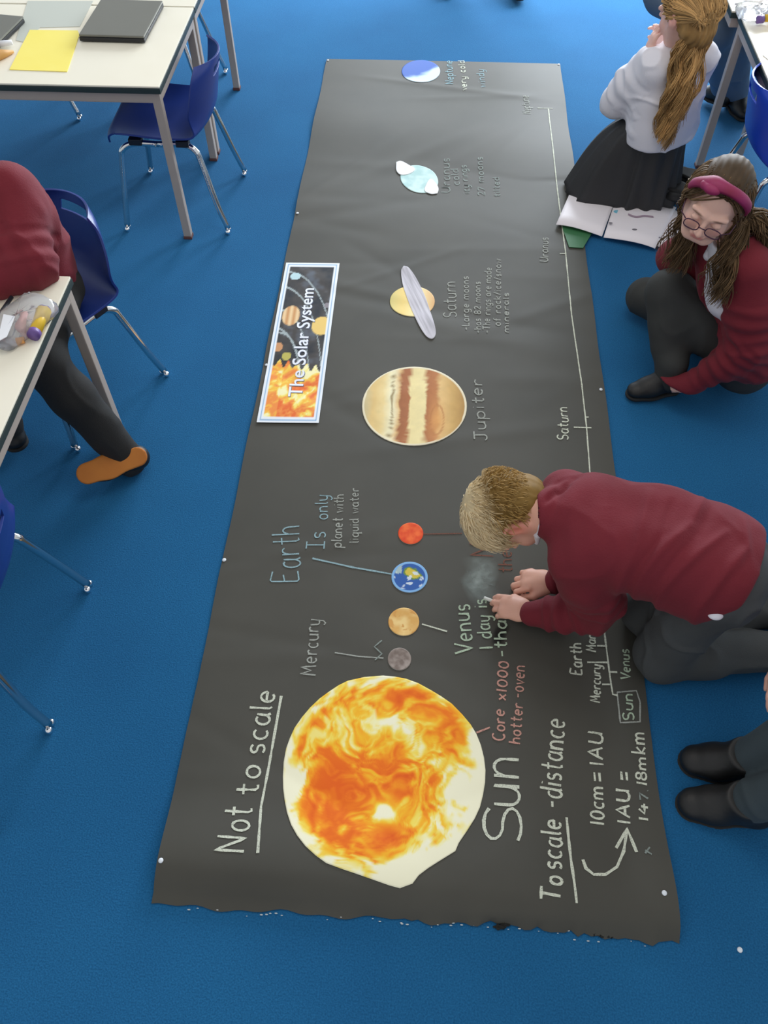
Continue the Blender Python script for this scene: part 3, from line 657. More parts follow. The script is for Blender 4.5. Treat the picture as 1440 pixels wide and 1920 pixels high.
v, f = tube([q0+[0, 0, .010], q0*.66+q1*.34+[0, 0, .014], q0*.3+q1*.7+[0, 0, .013], q1+[0, 0, .006]], [.014, .018, .016, .005], 12); tag(pyd('pencil_case', v, f, ORG, None, True), 'slim orange pencil case at left picture edge beside the yellow sheet', 'pencil case')
WHT = mat('white_plastic', rgb(228, 230, 236), .4)
q0, q1 = P(-8, 90, H0), P(25, 86, H0); v, f = tube([q0+[0, 0, .012], q1+[0, 0, .012]], [.011, .009], 12); tag(pyd('glue_stick', v, f, WHT, None, True), 'white glue stick end by the dark laptop at left edge', 'glue stick')

CLEAR = mat('clear_plastic', (.93, .95, 1.0), .12, Transmission_Weight=.85, IOR=1.3)
def tray_case(name, c, rz, sx, sy, label, seedn, h=.04):
    r = empty(name, (*c, H0), rz); tag(r, label, 'pencil case')
    V = []; Fc = []; n = 20
    prof = [(0, 0.004), (.6, 0.004), (.97, .006), (1, h*.45), (.9, h*.9), (.55, h), (0, h*1.04)]
    for (k, z) in prof:
        for i in range(n):
            a = 2*PI*i/n; ca, sa = math.cos(a), math.sin(a); e = .45
            V.append((sx/2*k*math.copysign(abs(ca)**e, ca), sy/2*k*math.copysign(abs(sa)**e, sa), z+.003*math.sin(i*2.3+seedn)))
    for j in range(len(prof)-1):
        for i in range(n): Fc.append((j*n+i, j*n+(i+1) % n, (j+1)*n+(i+1) % n, (j+1)*n+i))
    pyd('plastic_pouch', V, Fc, CLEAR, r, True)
    tubeobj('zip', [(-sx*.46, sy*.5, h*.5), (0, sy*.52, h*.55), (sx*.46, sy*.5, h*.5)], .004, mat('white_zip', rgb(225, 226, 230), .5), r)
    return r
def rod(name, p0, p1, r, m, label, cat, n=12, cap=None):
    v, f = tube([p0, p1], r, n); o = pyd(name, v, f, m, None, True); tag(o, label, cat)
    if cap:
        d = (np.array(p1)-np.array(p0)); d = d/np.linalg.norm(d)
        v, f = tube([np.array(p1)-d*.001, np.array(p1)+d*cap[1]], cap[2], n); pyd('cap', v, f, cap[0], o, True)
    return o
GLUEY = mat('yellow_glue_label', rgb(228, 188, 48), .4); PURP = mat('purple_plastic', rgb(112, 84, 150), .4); PINK = mat('pink_rubber', rgb(226, 170, 160), .5)
# on the table in front of the seated child
tray_case('pencil_case', P(42, 612, H0)[:2], math.radians(62), .20, .115, 'clear plastic pencil case on the table in front of the seated child', 1)
rod('glue_stick', P(66, 622, .64), P(82, 582, .64), .0155, GLUEY, 'yellow and purple glue stick in pencil case before the seated child', 'glue stick', cap=(PURP, .004, .014))
rod('glue_stick', P(62, 630, .64), P(66, 622, .64), .0165, PURP, 'purple glue stick cap beneath the yellow glue stick', 'glue stick')
rod('eraser', P(38, 622, .63), P(48, 592, .63), .009, PINK, 'pale pink pen in pencil case beside the yellow glue stick', 'pen')
rod('pencil_sharpener', P(30, 640, .63), P(45, 637, .63), .009, mat('orange_sharpener', rgb(226, 160, 90), .5), 'small orange and pink sharpener at the near end of the pencil case', 'sharpener')
rod('ruler', P(-8, 600, .648), P(22, 557, .648), .0055, mat('black_pen', rgb(28, 34, 42), .4), 'black pen lying along the far side of the pencil case', 'pen')
sheet('label_card', [P(-6, 640, .665)[:2], P(12, 630, .665)[:2], P(28, 592, .665)[:2], P(6, 588, .665)[:2]], .662, mat('white_card', rgb(236, 238, 242), .6), 'white card slip inside the pencil case before the seated child', 'card')
# on the right table
tray_case('pencil_case', P(1425, 30, H0)[:2], math.radians(4), .19, .11, 'clear plastic pencil case on the right table at the picture corner', 5)
rod('glue_stick', P(1434, 34, .64), P(1470, 34, .64), .013, GLUEY, 'yellow glue stick in the pencil case at the upper right corner', 'glue stick', cap=(PURP, .02, .013))
rod('glue_stick', P(1420, 37, .64), P(1431, 36, .64), .0135, PURP, 'purple glue stick end in pencil case at upper right', 'glue stick')
sheet('label_card', [P(1400, 14, .665)[:2], P(1409, 38, .665)[:2], P(1418, 38, .665)[:2], P(1417, 20, .665)[:2]], .662, mat('white_card', rgb(240, 240, 246), .6), 'white card slip inside the pencil case at upper right', 'card')
sheet('note_paper', [P(1432, 84, H0)[:2], P(1430, 104, H0)[:2], P(1447, 118, H0)[:2], P(1475, 92, H0)[:2], P(1455, 78, H0)[:2]], H0, mat('note_paper', rgb(236, 236, 238), .7), 'small white paper slip on right table near the picture edge', 'paper')

# ------------------------------------------------------------------ open booklet, green folder below it
PAGE = mat('white_page', rgb(242, 236, 240), .6); INK = mat('grey_ink', rgb(120, 116, 124), .8); CYAN = mat('cyan_print', rgb(120, 190, 214), .8); PRP = mat('purple_print', rgb(168, 146, 162), .8)
def booklet():
    A, B, C2, D = [P(*q)[:2] for q in [(1073, 356), (1041, 429), (1127, 451), (1154, 376)]]
    E_, F_, Gq, Hq = [P(*q)[:2] for q in [(1154, 376), (1130, 452), (1226, 473), (1266, 396)]]
    root = empty('booklet', (*C2, 0)); tag(root, 'open white booklet on floor between the two kneeling girls', 'booklet'); O = np.array([*C2, 0.])
    def page(nm, q, base, bulge, m, flip, th=.002):
        nu, nv = 14, 4; V = []; Fc = []
        for lay in (0, 1):
            for j in range(nv+1):
                for i in range(nu+1):
                    s, t = i/nu, j/nv; p = (q[0]*(1-s)+q[1]*s)*(1-t)+(q[3]*(1-s)+q[2]*s)*t
                    k = s if not flip else 1-s; V.append((p[0]-O[0], p[1]-O[1], base+bulge*math.sin(PI*k)**.8*(.4+.6*k)+lay*th))
        n1 = (nu+1)*(nv+1)
        for j in range(nv):
            for i in range(nu):
                a = j*(nu+1)+i; Fc.append((n1+a, n1+a+1, n1+a+nu+2, n1+a+nu+1)); Fc.append((a, a+nu+1, a+nu+2, a+1))
        for i in range(nu):
            Fc.append((i, i+1, n1+i+1, n1+i)); a = nv*(nu+1)+i; Fc.append((a+1, a, n1+a, n1+a+1))
        for j in range(nv):
            a = j*(nu+1); Fc.append((a+nu+1, a, n1+a, n1+a+nu+1)); a += nu; Fc.append((a, a+nu+1, n1+a+nu+1, n1+a))
        return pyd(nm, V, Fc, m, root, True)
    page('page', [B, C2, D, A], .018, .012, PAGE, True); page('page', [F_, Gq, Hq, E_], .016, .012, PAGE, False)
    p3 = [P(*q)[:2] for q in [(1228, 466), (1262, 478), (1292, 420), (1262, 398)]]; page('page', p3, .012, .004, PAGE, False)
    # print marks
    for (px, py, r, m) in [(1158, 389, .007, INK), (1202, 400, .006, INK), (1246, 411, .007, INK), (1142, 429, .007, INK), (1187, 441, .008, INK), (1233, 453, .006, INK), (1157, 405, .015, CYAN)]:
        q = P(px, py)[:2]; s_ = float(np.clip((q-F_)@(Gq-F_)/((Gq-F_)@(Gq-F_)), .02, .98)) if px > 1150 else .5; zq = .0182+(.012*math.sin(PI*s_)**.8*(.4+.6*s_) if px > 1150 else .009); q = q-O[:2]; bm = bmesh.new(); g = bmesh.ops.create_circle(bm, cap_ends=True, radius=r, segments=10)
        bmesh.ops.transform(bm, matrix=Matrix.Translation((q[0], q[1], zq)) @ Matrix.Diagonal((1.3, .8, 1, 1)), verts=g['verts']); bm_obj('printed_mark', bm, m, root)
    v = []; f = []
    pts = smooth_path([np.array([*(P(*q)[:2]-O[:2]), .0285]) for q in [(1175, 413), (1190, 418), (1205, 416), (1222, 418)]], 5)
    for i, p in enumerate(pts): v += [p+[0, .006, 0], p-[0, .006, 0]]
    for i in range(len(pts)-1): f.append((2*i, 2*i+1, 2*i+3, 2*i+2))
    pyd('printed_line', v, f, PRP, root)
    return root
booklet()
sheet('green_folder', [P(1052, 420)[:2], P(1055, 436)[:2], P(1066, 468)[:2], P(1092, 470)[:2], P(1110, 440)[:2], P(1080, 400)[:2]], .010, mat('green_folder', rgb(54, 112, 70), .6), 'green folder showing under the open white booklet', 'folder', .003)
# ------------------------------------------------------------------ smooth solids for the figures: rounded limbs blended into one surface
def V3(*a): return np.array(a[0] if len(a) == 1 else a, float)
def unit(v): v = V3(v); return v/(np.linalg.norm(v)+1e-12)
class Solid:
    def __init__(s): s.pr = []
    def add(s, fn, c, r, op='u', k=.02): s.pr.append((fn, V3(c), r, op, k)); return s
    def cap(s, a, b, ra, rb=None, k=.02, op='u'):
        a = V3(a); b = V3(b); rb = ra if rb is None else rb; ab = b-a; L2 = ab@ab+1e-12
        def fn(p):
            q = p-a; t = np.clip((q@ab)/L2, 0, 1); return np.linalg.norm(q-t[:, None]*ab, axis=1)-(ra+(rb-ra)*t)
        return s.add(fn, (a+b)/2, math.sqrt(L2)/2+max(ra, rb), op, k)
    def fcap(s, a, b, ra, rb, axis, fl, k=.02, op='u'):
        """limb flattened along axis (fl < 1 thinner)"""
        a = V3(a); b = V3(b); ax = unit(axis); ab = b-a
        def tr(v): return v+np.outer(v@ax, ax)*(1/fl-1)
        ab2 = ab+ax*(ab@ax)*(1/fl-1); L2 = ab2@ab2+1e-12
        def fn(p):
            q = tr(p-a); t = np.clip((q@ab2)/L2, 0, 1); return (np.linalg.norm(q-t[:, None]*ab2, axis=1)-(ra+(rb-ra)*t))*min(fl, 1)
        return s.add(fn, (a+b)/2, np.linalg.norm(ab)/2+max(ra, rb)*max(1, fl), op, k)
    def ell(s, c, r, Rm=None, k=.02, op='u'):
        c = V3(c); r = V3(r); Rm = np.eye(3) if Rm is None else Rm
        def fn(p):
            q = (p-c)@Rm; k0 = np.linalg.norm(q/r, axis=1); k1 = np.linalg.norm(q/(r*r), axis=1); return k0*(k0-1)/(k1+1e-9)
        return s.add(fn, c, max(r), op, k)
    def cut(s, pt, n, k=.004, c=None, r=9.):
        """remove everything on the side n points to; limited to a ball c, r"""
        pt = V3(pt); n = unit(n); s.add(lambda p: -((p-pt)@n), pt if c is None else c, r, 'cut', k); return s
    def __call__(s, p):
        d = np.full(len(p), .5)
        for fn, c, r, op, k in s.pr:
            if r > 5: m = np.ones(len(p), bool)
            else: m = ((p-c)**2).sum(1) < (r+(.08 if op == 'u' else .0))**2
            if not m.any(): continue
            v = fn(p[m]); o = d[m]
            if op == 'u':
                h = np.clip(.5+.5*(o-v)/k, 0, 1); d[m] = o*(1-h)+v*h-k*h*(1-h)
            else:
                v = -v; h = np.clip(.5-.5*(o-v)/k, 0, 1); d[m] = o*(1-h)+v*h+k*h*(1-h)
        return d
    def bounds(s):
        lo = np.min([c-r for f, c, r, op, k in s.pr if op == 'u'], 0); hi = np.max([c+r for f, c, r, op, k in s.pr if op == 'u'], 0); return lo, hi
def mesh_solid(S, h, lo=None, hi=None):
    """surface of the solid as one quad mesh (naive surface nets, only blocks near the surface are sampled finely)"""
    l, u = S.bounds(); l = l-3*h if lo is None else V3(lo); u = u+3*h if hi is None else V3(hi)
    B = 8; nb = np.ceil((u-l)/(h*B)).astype(int)+1; n = nb*B
    D = np.empty(n, np.float32)
    bi = np.stack(np.meshgrid(*[np.arange(k) for k in nb], indexing='ij'), -1).reshape(-1, 3)
    bc = l+(bi*B+(B-1)/2)*h; dc = S(bc); D5 = D.reshape(nb[0], B, nb[1], B, nb[2], B)
    D5[:] = np.where(dc < 0, -1, 1).reshape(nb)[:, None, :, None, :, None]
    act = bi[np.abs(dc) < h*B*1.45+.012]
    loc = np.stack(np.meshgrid(*[np.arange(B)]*3, indexing='ij'), -1).reshape(-1, 3)
    for s0 in range(0, len(act), 400):
        a = act[s0:s0+400]; pts = (a[:, None, :]*B+loc[None]); d = S((l+pts.reshape(-1, 3)*h))
        ip = pts.reshape(-1, 3); D[ip[:, 0], ip[:, 1], ip[:, 2]] = d
    sg = D < 0
    c8 = [sg[i:n[0]-1+i, j:n[1]-1+j, k:n[2]-1+k] for i in (0, 1) for j in (0, 1) for k in (0, 1)]
    any_ = c8[0].copy(); all_ = c8[0].copy()
    for c in c8[1:]: any_ |= c; all_ &= c
    cells = np.argwhere(any_ & ~all_); ids = np.full(any_.shape, -1, np.int32); ids[cells[:, 0], cells[:, 1], cells[:, 2]] = np.arange(len(cells))
    acc = np.zeros((len(cells), 3)); cnt = np.zeros(len(cells))
    corners = [(i, j, k) for i in (0, 1) for j in (0, 1) for k in (0, 1)]
    val = {c: D[cells[:, 0]+c[0], cells[:, 1]+c[1], cells[:, 2]+c[2]].astype(float) for c in corners}
    for c in corners:
        for ax in range(3):
            if c[ax] == 0:
                e = list(c); e[ax] = 1; e = tuple(e); va, vb = val[c], val[e]; m = (va < 0) != (vb < 0)
                t = np.where(m, va/(va-vb+1e-12*(va == vb)), 0)
                for q in range(3): acc[:, q] += np.where(m, c[q]+(t if q == ax else 0), 0)
                cnt += m
    Vt = l+(cells+acc/cnt[:, None])*h
    quads = []
    for ax in range(3):
        o1, o2 = [(1, 2), (2, 0), (0, 1)][ax]
        sl0 = [slice(None)]*3; sl1 = [slice(None)]*3; sl0[ax] = slice(0, n[ax]-1); sl1[ax] = slice(1, n[ax])
        a = sg[tuple(sl0)]; b = sg[tuple(sl1)]; e = np.argwhere(a != b)
        ok = (e[:, o1] > 0) & (e[:, o2] > 0) & (e[:, o1] < n[o1]-1) & (e[:, o2] < n[o2]-1); e = e[ok]
        def g(d1, d2):
            q = e.copy(); q[:, o1] += d1; q[:, o2] += d2; return ids[q[:, 0], q[:, 1], q[:, 2]]
        Q = np.stack([g(-1, -1), g(0, -1), g(0, 0), g(-1, 0)], 1); fl = ~a[e[:, 0], e[:, 1], e[:, 2]]
        Q[fl] = Q[fl][:, ::-1]; quads.append(Q[(Q >= 0).all(1)])
    return Vt, np.concatenate(quads)
def vnormals(V, Q):
    a, b, c, d = (V[Q[:, i]] for i in range(4)); fn = np.cross(c-a, d-b); N = np.zeros_like(V)
    for i in range(4):
        for k in range(3): N[:, k] += np.bincount(Q[:, i], fn[:, k], len(V))
    return N/(np.linalg.norm(N, axis=1)[:, None]+1e-12)
def relax(V, Q, it=2, lam=.5):
    for _ in range(it):
        S_ = np.zeros_like(V); c = np.zeros(len(V))
        for i in range(4):
            for j in ((i+1) % 4, (i-1) % 4):
                for k in range(3): S_[:, k] += np.bincount(Q[:, i], V[Q[:, j], k], len(V))
                c += np.bincount(Q[:, i], minlength=len(V))
        V = V*(1-lam)+lam*S_/np.maximum(c, 1)[:, None]
    return V
def fast_mesh(name, V, Q, m, parent=None, col=None):
    me = bpy.data.meshes.new(name); k = Q.shape[1]
    me.vertices.add(len(V)); me.vertices.foreach_set('co', np.asarray(V, np.float32).ravel())
    me.loops.add(len(Q)*k); me.loops.foreach_set('vertex_index', Q.astype(np.int32).ravel())
    me.polygons.add(len(Q)); me.polygons.foreach_set('loop_start', np.arange(0, len(Q)*k, k, dtype=np.int32)); me.polygons.foreach_set('loop_total', np.full(len(Q), k, np.int32))
    me.polygons.foreach_set('use_smooth', np.ones(len(Q), bool)); me.update(calc_edges=True); me.validate()
    o = link(name, me, m, parent)
    if col is not None: set_col(o, col)
    return o
def solid_obj(name, S, h, m, root, disp=None, paint=None, sm=2):
    V, Q = mesh_solid(S, h); V = relax(V, Q, sm)
    if disp is not None: V = V+vnormals(V, Q)*disp(V)[:, None]
    O = np.array(root.location); return fast_mesh(name, V-O, Q, m, root, None if paint is None else paint(V))
def seg_d(p, a, b):
    a = V3(a); b = V3(b); ab = b-a; t = np.clip(((p-a)@ab)/(ab@ab), 0, 1); return np.linalg.norm(p-a-t[:, None]*ab, axis=1), t
def on_sight(S, px, py, z0=.9, z1=.0):
    """first surface point of solid S along the line of sight"""
    zs = np.linspace(z0, z1, 900); pts = np.array([P(px, py, z) for z in zs]); d = S(pts); i = int(np.argmax(d < 0)); return pts[i] if d[i] < 0 else P(px, py, .3)
def cloth(folds=(), amp=.003, sc=11, seed=3, ridge=.004):
    """relief of worn cloth: named folds (a, b, width, height) and soft ridges"""
    def f(V):
        d = amp*(vnoise(V+50, sc, seed, 2)-.5)*2
        n = vnoise(V*np.array([1, 1, 1.])+50, sc*.75, seed+9, 2); d = d+ridge*(np.clip(1-np.abs(n-.5)*9, 0, 1)**1.5)
        for (a, b, wd, hh) in folds:
            s, t = seg_d(V[:, :2], a, b) if len(a) == 2 else seg_d(V, a, b); d = d+hh*np.exp(-(s/wd)**2)*np.sin(PI*np.clip(t*.9+.05, 0, 1))**.5
        return d
    return f
def ringfolds(V, a, b, t0, t1, lam, amp, seed=0):
    """bunched cloth rings between t0 and t1 of a limb"""
    a = V3(a); b = V3(b); ab = b-a; L = np.linalg.norm(ab); t = ((V-a)@ab)/(L*L); r = np.linalg.norm(V-a-np.clip(t, 0, 1)[:, None]*ab, axis=1)
    m = np.clip((t-t0)/.08, 0, 1)*np.clip((t1-t)/.08, 0, 1)*(r < .12)
    return m*amp*np.sin(2*PI*t*L/lam+5*vnoise(V+30, 9, seed, 2))

# ---- pieces of a figure
def frame(F, Lhint):
    """columns right, forward, up from facing direction and a rough left direction"""
    F = unit(F); L = V3(Lhint); L = unit(L-(L@F)*F); U = np.cross(F, L); return np.stack([-L, F, U], 1)
def head_solid(S, c, Rm, s=1.0, neck=None, k=.012, neck_r=.042):
    T = lambda x, y, z: V3(c)+Rm@(np.array([x, y, z])*s)
    e = lambda p, r, k_=.012, op='u': S.ell(T(*p), np.array(r)*s, Rm, k_, op)
    q = lambda a, b, ra, rb, k_=.01, op='u': S.cap(T(*a), T(*b), ra*s, rb*s, k_, op)
    e((0, -.012, .022), (.072, .090, .083)); e((0, .022, -.03), (.058, .062, .072), .02)
    q((-.022, .058, -.086), (.022, .058, -.086), .017, .017, .02)
    for x in (-1, 1):
        e((x*.034, .056, -.036), (.024, .026, .026), .02); q((x*.062, .0, -.03), (x*.03, .045, -.08), .018, .018, .02)
        q((x*.045, .072, .018), (x*.012, .083, .014), .009, .009, .012)
    q((0, .084, .004), (0, .106, -.030), .0065, .0095, .010); 
    for x in (-1, 1): e((x*.010, .095, -.034), (.0075, .010, .007), .006)
    for x in (-1, 1): e((x*.031, .092, -.002), (.015, .012, .011), .008, 's')
    for x in (-1, 1): e((x*.031, .0785, -.003), (.0135, .0115, .0095), .004)
    q((-.017, .083, -.056), (.017, .083, -.056), .0055, .0055, .006); q((-.014, .081, -.065), (.014, .081, -.065), .0065, .0065, .005)
    q((-.02, .094, -.0605), (.02, .094, -.0605), .0025, .0025, .003, 's')
    for x in (-1, 1):
        e((x*.075, -.010, -.008), (.009, .019, .031), .005); e((x*.084, -.006, -.004), (.006, .011, .019), .003, 's'); q((x*.079, -.018, .014), (x*.079, -.004, .021), .0045, .0045, .004)
    if neck is not None: S.cap(T(0, -.022, -.05), neck, neck_r*s, neck_r*s*1.08, .03)
    return T
def head_paint(c, Rm, s, skin, lips, brow, blush, ear=None, lash=True):
    def f(V):
        q = ((V-V3(c))@Rm)/s; C = np.tile(np.array([skin]), (len(V), 1)); near = (np.abs(q) < .14).all(1)
        def put(cen, r, col, a=1., pw=2):
            nonlocal C
            w_ = np.exp(-(((q-np.array(cen))/np.array(r))**2).sum(1)**(pw/2))*near; C = mixc(C, np.array([col]), w_*a)
        for x in (-1, 1):
            put((x*.040, .075, -.036), (.022, .03, .018), blush, .6); put((x*.08, -.01, -.008), (.02, .028, .035), ear or blush, .7)
            put((x*.030, .085, .016), (.017, .014, .0035), brow, .9, 4)
            if lash: put((x*.031, .092, -.0085), (.0135, .012, .0018), brow, .95, 4)
        put((0, .088, -.060), (.021, .012, .009), lips, .85, 4); put((0, .108, -.034), (.014, .012, .010), blush, .4)
        return C*(.96+.08*vnoise(V+20, 30, 3, 2)[:, None])
    return f
def hand_solid(S, w, D, N, T, s=1.0, curl=(30, 40, 30), spread=8, thumb=(40, 20), dc=0):
    """palm and five fingers; D to the fingertips, N back of the hand, T thumb side"""
    D = unit(D); N = V3(N); N = unit(N-(N@D)*D); T = V3(T); T = unit(T-(T@D)*D-(T@N)*N); w = V3(w)
    base = w+D*.066*s
    S.fcap(w, w+D*.03*s, .021*s, .026*s, N, .72, .012); S.fcap(w+D*.03*s-T*.010*s, base-T*.012*s, .019*s, .017*s, N, .7, .010); S.fcap(w+D*.03*s+T*.010*s, base+T*.012*s, .021*s, .017*s, N, .7, .010)
    S.fcap(w+D*.015*s+T*.012*s-N*.006*s, w+D*.045*s+T*.022*s-N*.008*s, .014*s, .012*s, N, .9, .010)
    ln = [(.034, .022, .018), (.038, .025, .019), (.035, .023, .018), (.027, .017, .015)]
    for i, (l1, l2, l3) in enumerate(ln):
        off = (1.5-i)*.0165*s; an = math.radians((1.5-i)*spread); d = unit(D*math.cos(an)+T*math.sin(an)); p = base+T*off-D*(.004*abs(i-1))*s+N*.002*s
        r = (.0082, .0084, .0080, .0070)[i]*s; ang = 0; nn = N.copy(); c_ = [math.radians(x+dc*i) for x in curl]
        for j, l in enumerate((l1, l2, l3)):
            ang = c_[j]; d2 = d*math.cos(ang)-nn*math.sin(ang); nn = nn*math.cos(ang)+d*math.sin(ang); d = d2
            p2 = p+d*l*s; S.cap(p, p2, r, r*.92, .0035 if j == 0 else .002); r *= .93; p = p2
    a1, a2 = math.radians(thumb[0]), math.radians(thumb[1]); p = w+D*.022*s+T*.022*s-N*.004*s
    d = unit(D*math.cos(a1)+T*math.sin(a1)-N*.25); p2 = p+d*.034*s; S.cap(p, p2, .0115*s, .0095*s, .008); d = unit(d*math.cos(a2)-T*math.sin(a2)-N*.12); S.cap(p2, p2+d*.027*s, .0095*s, .0078*s, .003)
def bend_cap(S, pts, rs, k=.02):
    for a, b, ra, rb in zip(pts[:-1], pts[1:], rs[:-1], rs[1:]): S.cap(a, b, ra, rb, k)
def torso(S, J, o=0., s=1., lower=True, k=.035, w=1.):
    Lp = unit(J['hipL']-J['hipR']); Lc = unit(J['shL']-J['shR'])
    for x in (-1, 1):
        a = J['pel']+Lp*x*.045*s*w; b = J['chest']+Lc*x*.050*s*w; m = (a+b)/2*1.0+J.get('bend', 0)
        S.cap(a, m, .082*s+o, .074*s+o, k); S.cap(m, b, .074*s+o, .080*s+o, k)
        S.cap(b, J['shL' if x > 0 else 'shR']*.8+J['neck']*.2, .062*s+o, .044*s+o, k)
    S.cap(J['chest'], J['neck'], .07*s+o, .042*s+o, k)
def leg(S, J, sd, o=0., s=1., end=1.0, k=.03, slack=0.):
    h, kn, an = J['hip'+sd], J['knee'+sd], J['ank'+sd]; e = kn+(an-kn)*end
    S.cap(h, kn, .074*s+o, .052*s+o+slack, k); mid = kn+(e-kn)*.35
    S.cap(kn, mid, .051*s+o+slack, .048*s+o+slack, k); S.cap(mid, e, .048*s+o+slack, .033*s+o+slack*1.3, k)
def arm(S, J, sd, o=0., s=1., end=1.0, k=.025, slack=0.):
    a, e, w_ = J['sh'+sd], J['el'+sd], J['wr'+sd]; w2 = e+(w_-e)*end
    S.cap(a, e, .043*s+o, .034*s+o+slack, k); S.cap(e, e+(w2-e)*.4, .034*s+o+slack, .031*s+o+slack, k); S.cap(e+(w2-e)*.4, w2, .031*s+o+slack, .0215*s+o+slack*.6, k)
def shoe(root, an, toe, m, sole_m, s=1., up=(0, 0, 1), h=.0035, name='shoe'):
    an = V3(an); toe = V3(toe); U = unit(up); D = toe-an; D = D-(D@U)*U; L = np.linalg.norm(D)+.0; D = unit(D); hl = an-U*.045*s-D*.025*s; hl = hl
    S = Solid(); base = hl
    S.fcap(hl+U*.012*s, hl+D*(L+.025*s)*.55+U*.012*s, .030*s, .034*s, U, .8, .02); S.fcap(hl+D*(L+.025*s)*.55+U*.008*s, hl+D*(L+.0*s)+U*.004*s, .035*s, .032*s, U, .72, .02)
    S.cap(hl+U*.02*s, an+U*.016*s, .036*s, .038*s, .02); S.cap(an+D*.012*s, hl+D*L*.72+U*.014*s, .036*s, .028*s, .02); S.cut(an+U*.022*s, U); S.cut(hl-U*.014*s, -U)
    o = solid_obj(name, S, h, m, root, sm=2)
    S2 = Solid(); S2.fcap(hl-U*.014*s, hl+D*(L+.025*s)*.5-U*.014*s, .031*s, .034*s, U, .8, .02); S2.fcap(hl+D*(L+.025*s)*.5-U*.014*s, hl+D*L-U*.014*s, .036*s, .034*s, U, .8, .02)
    S2.cut(hl-U*.009*s, U, .002); S2.cut(hl-U*.022*s, -U, .002)
    V, Q = mesh_solid(S2, h); V = relax(V, Q, 1); fast_mesh('sole', V-np.array(root.location), Q, sole_m, o); return o
def strands(name, paths, r0, r1, m, root, cols=None, n=4):
    """many thin tapering strands as one mesh; paths [N,K,3]"""
    Pth = np.asarray(paths, float)-np.array(root.location); N_, K, _ = Pth.shape
    T = np.gradient(Pth, axis=1); T /= np.linalg.norm(T, axis=2)[..., None]+1e-9
    ref = np.array([.31, .52, .79]); A = np.cross(T, ref); A /= np.linalg.norm(A, axis=2)[..., None]+1e-9; Bn = np.cross(T, A)
    t = np.linspace(0, 1, K)[None, :]; r = (np.asarray(r0).reshape(-1, 1)*(1-t**2.2)+np.asarray(r1).reshape(-1, 1)*t**2.2)
    ang = np.arange(n)*2*PI/n
    V = Pth[:, :, None, :]+r[:, :, None, None]*(np.cos(ang)[None, None, :, None]*A[:, :, None]+np.sin(ang)[None, None, :, None]*Bn[:, :, None])
    idx = np.arange(N_*K*n).reshape(N_, K, n); a = idx[:, :-1]; b = idx[:, 1:]; a2 = np.roll(a, -1, 2); b2 = np.roll(b, -1, 2)
    Q = np.stack([a, a2, b2, b], -1).reshape(-1, 4)
    C = None if cols is None else np.repeat(cols, K*n, axis=0)
    o = fast_mesh(name, V.reshape(-1, 3), Q, m, root, C); o['kind'] = 'stuff'; return o
def crom(C, K):
    """Catmull-Rom over control points C [N,M,3] -> [N,K,3]"""
    C = np.concatenate([2*C[:, :1]-C[:, 1:2], C, 2*C[:, -1:]-C[:, -2:-1]], 1); M_ = C.shape[1]-3; out = []
    for u in np.linspace(0, M_-1e-6, K):
        i = int(u); t = u-i; c0, c1, c2, c3 = C[:, i], C[:, i+1], C[:, i+2], C[:, i+3]
        out.append(.5*((2*c1)+(-c0+c2)*t+(2*c0-5*c1+4*c2-c3)*t*t+(-c0+3*c1-3*c2+c3)*t**3))
    return np.stack(out, 1)
SKINM = vmat('skin', .5, bump=(300, .05), Subsurface_Weight=.12); SKINM.node_tree.nodes['Principled BSDF'].inputs['Subsurface Radius'].default_value = (.02, .008, .004)
HAIRM = vmat('hair', .62, Specular_IOR_Level=.3)
def eyes(root, T, s, Rm, iris):
    for x in (-1, 1):
        c = T(x*.031, .0775, -.003)-np.array(root.location); bm = bmesh.new(); g = bmesh.ops.create_uvsphere(bm, u_segments=16, v_segments=12, radius=.0105*s)
        bmesh.ops.transform(bm, matrix=Matrix.Translation(c), verts=g['verts']); o = bm_obj('eye', bm, PRINT, root, True)
        V = np.array([v.co[:] for v in o.data.vertices])-c; q = (V@Rm)/(.0105*s); C = np.tile(np.array([[.82, .82, .8]]), (len(V), 1)); C[q[:, 1] > .86] = iris; C[q[:, 1] > .96] = (.01, .01, .01); set_col(o, C)
def scalp(c, Rm, s, n, seed, keep):
    """n root points on the scalp (local coords) where keep(q) holds"""
    r = np.random.default_rng(seed); out = []
    while len(out) < n:
        v = r.normal(size=3); v /= np.linalg.norm(v); q = np.array([0, -.012, .022])+v*np.array([.073, .091, .084])
        if keep(q): out.append((q, v))
    return np.array([o[0] for o in out]), np.array([o[1] for o in out])

MAROON = mat('maroon_knit', rgb(118, 24, 40), .85, bump=(240, .25), Sheen_Weight=.04, noise=(8, rgb(106, 20, 34), .3))
GREYT = mat('charcoal_school_cloth', rgb(72, 76, 78), .85, bump=(420, .25), noise=(7, rgb(62, 64, 64), .3))
BLACKT = mat('black_school_cloth', rgb(36, 35, 34), .85, bump=(420, .25), noise=(7, rgb(28, 27, 26), .3))
SHIRT = mat('white_shirt_cloth', rgb(226, 224, 232), .75, bump=(420, .15))
SHOEM = mat('black_shoe_leather', rgb(24, 24, 24), .5, bump=(90, .2)); SOLE = mat('black_rubber_sole', rgb(30, 30, 30), .8); SOLEO = mat('orange_tan_sole', rgb(196, 122, 44), .7, noise=(14, rgb(178, 104, 36), .3))
TIGHT = mat('dark_grey_tights', rgb(56, 58, 56), .8, bump=(500, .2), noise=(6, rgb(46, 47, 46), .3))
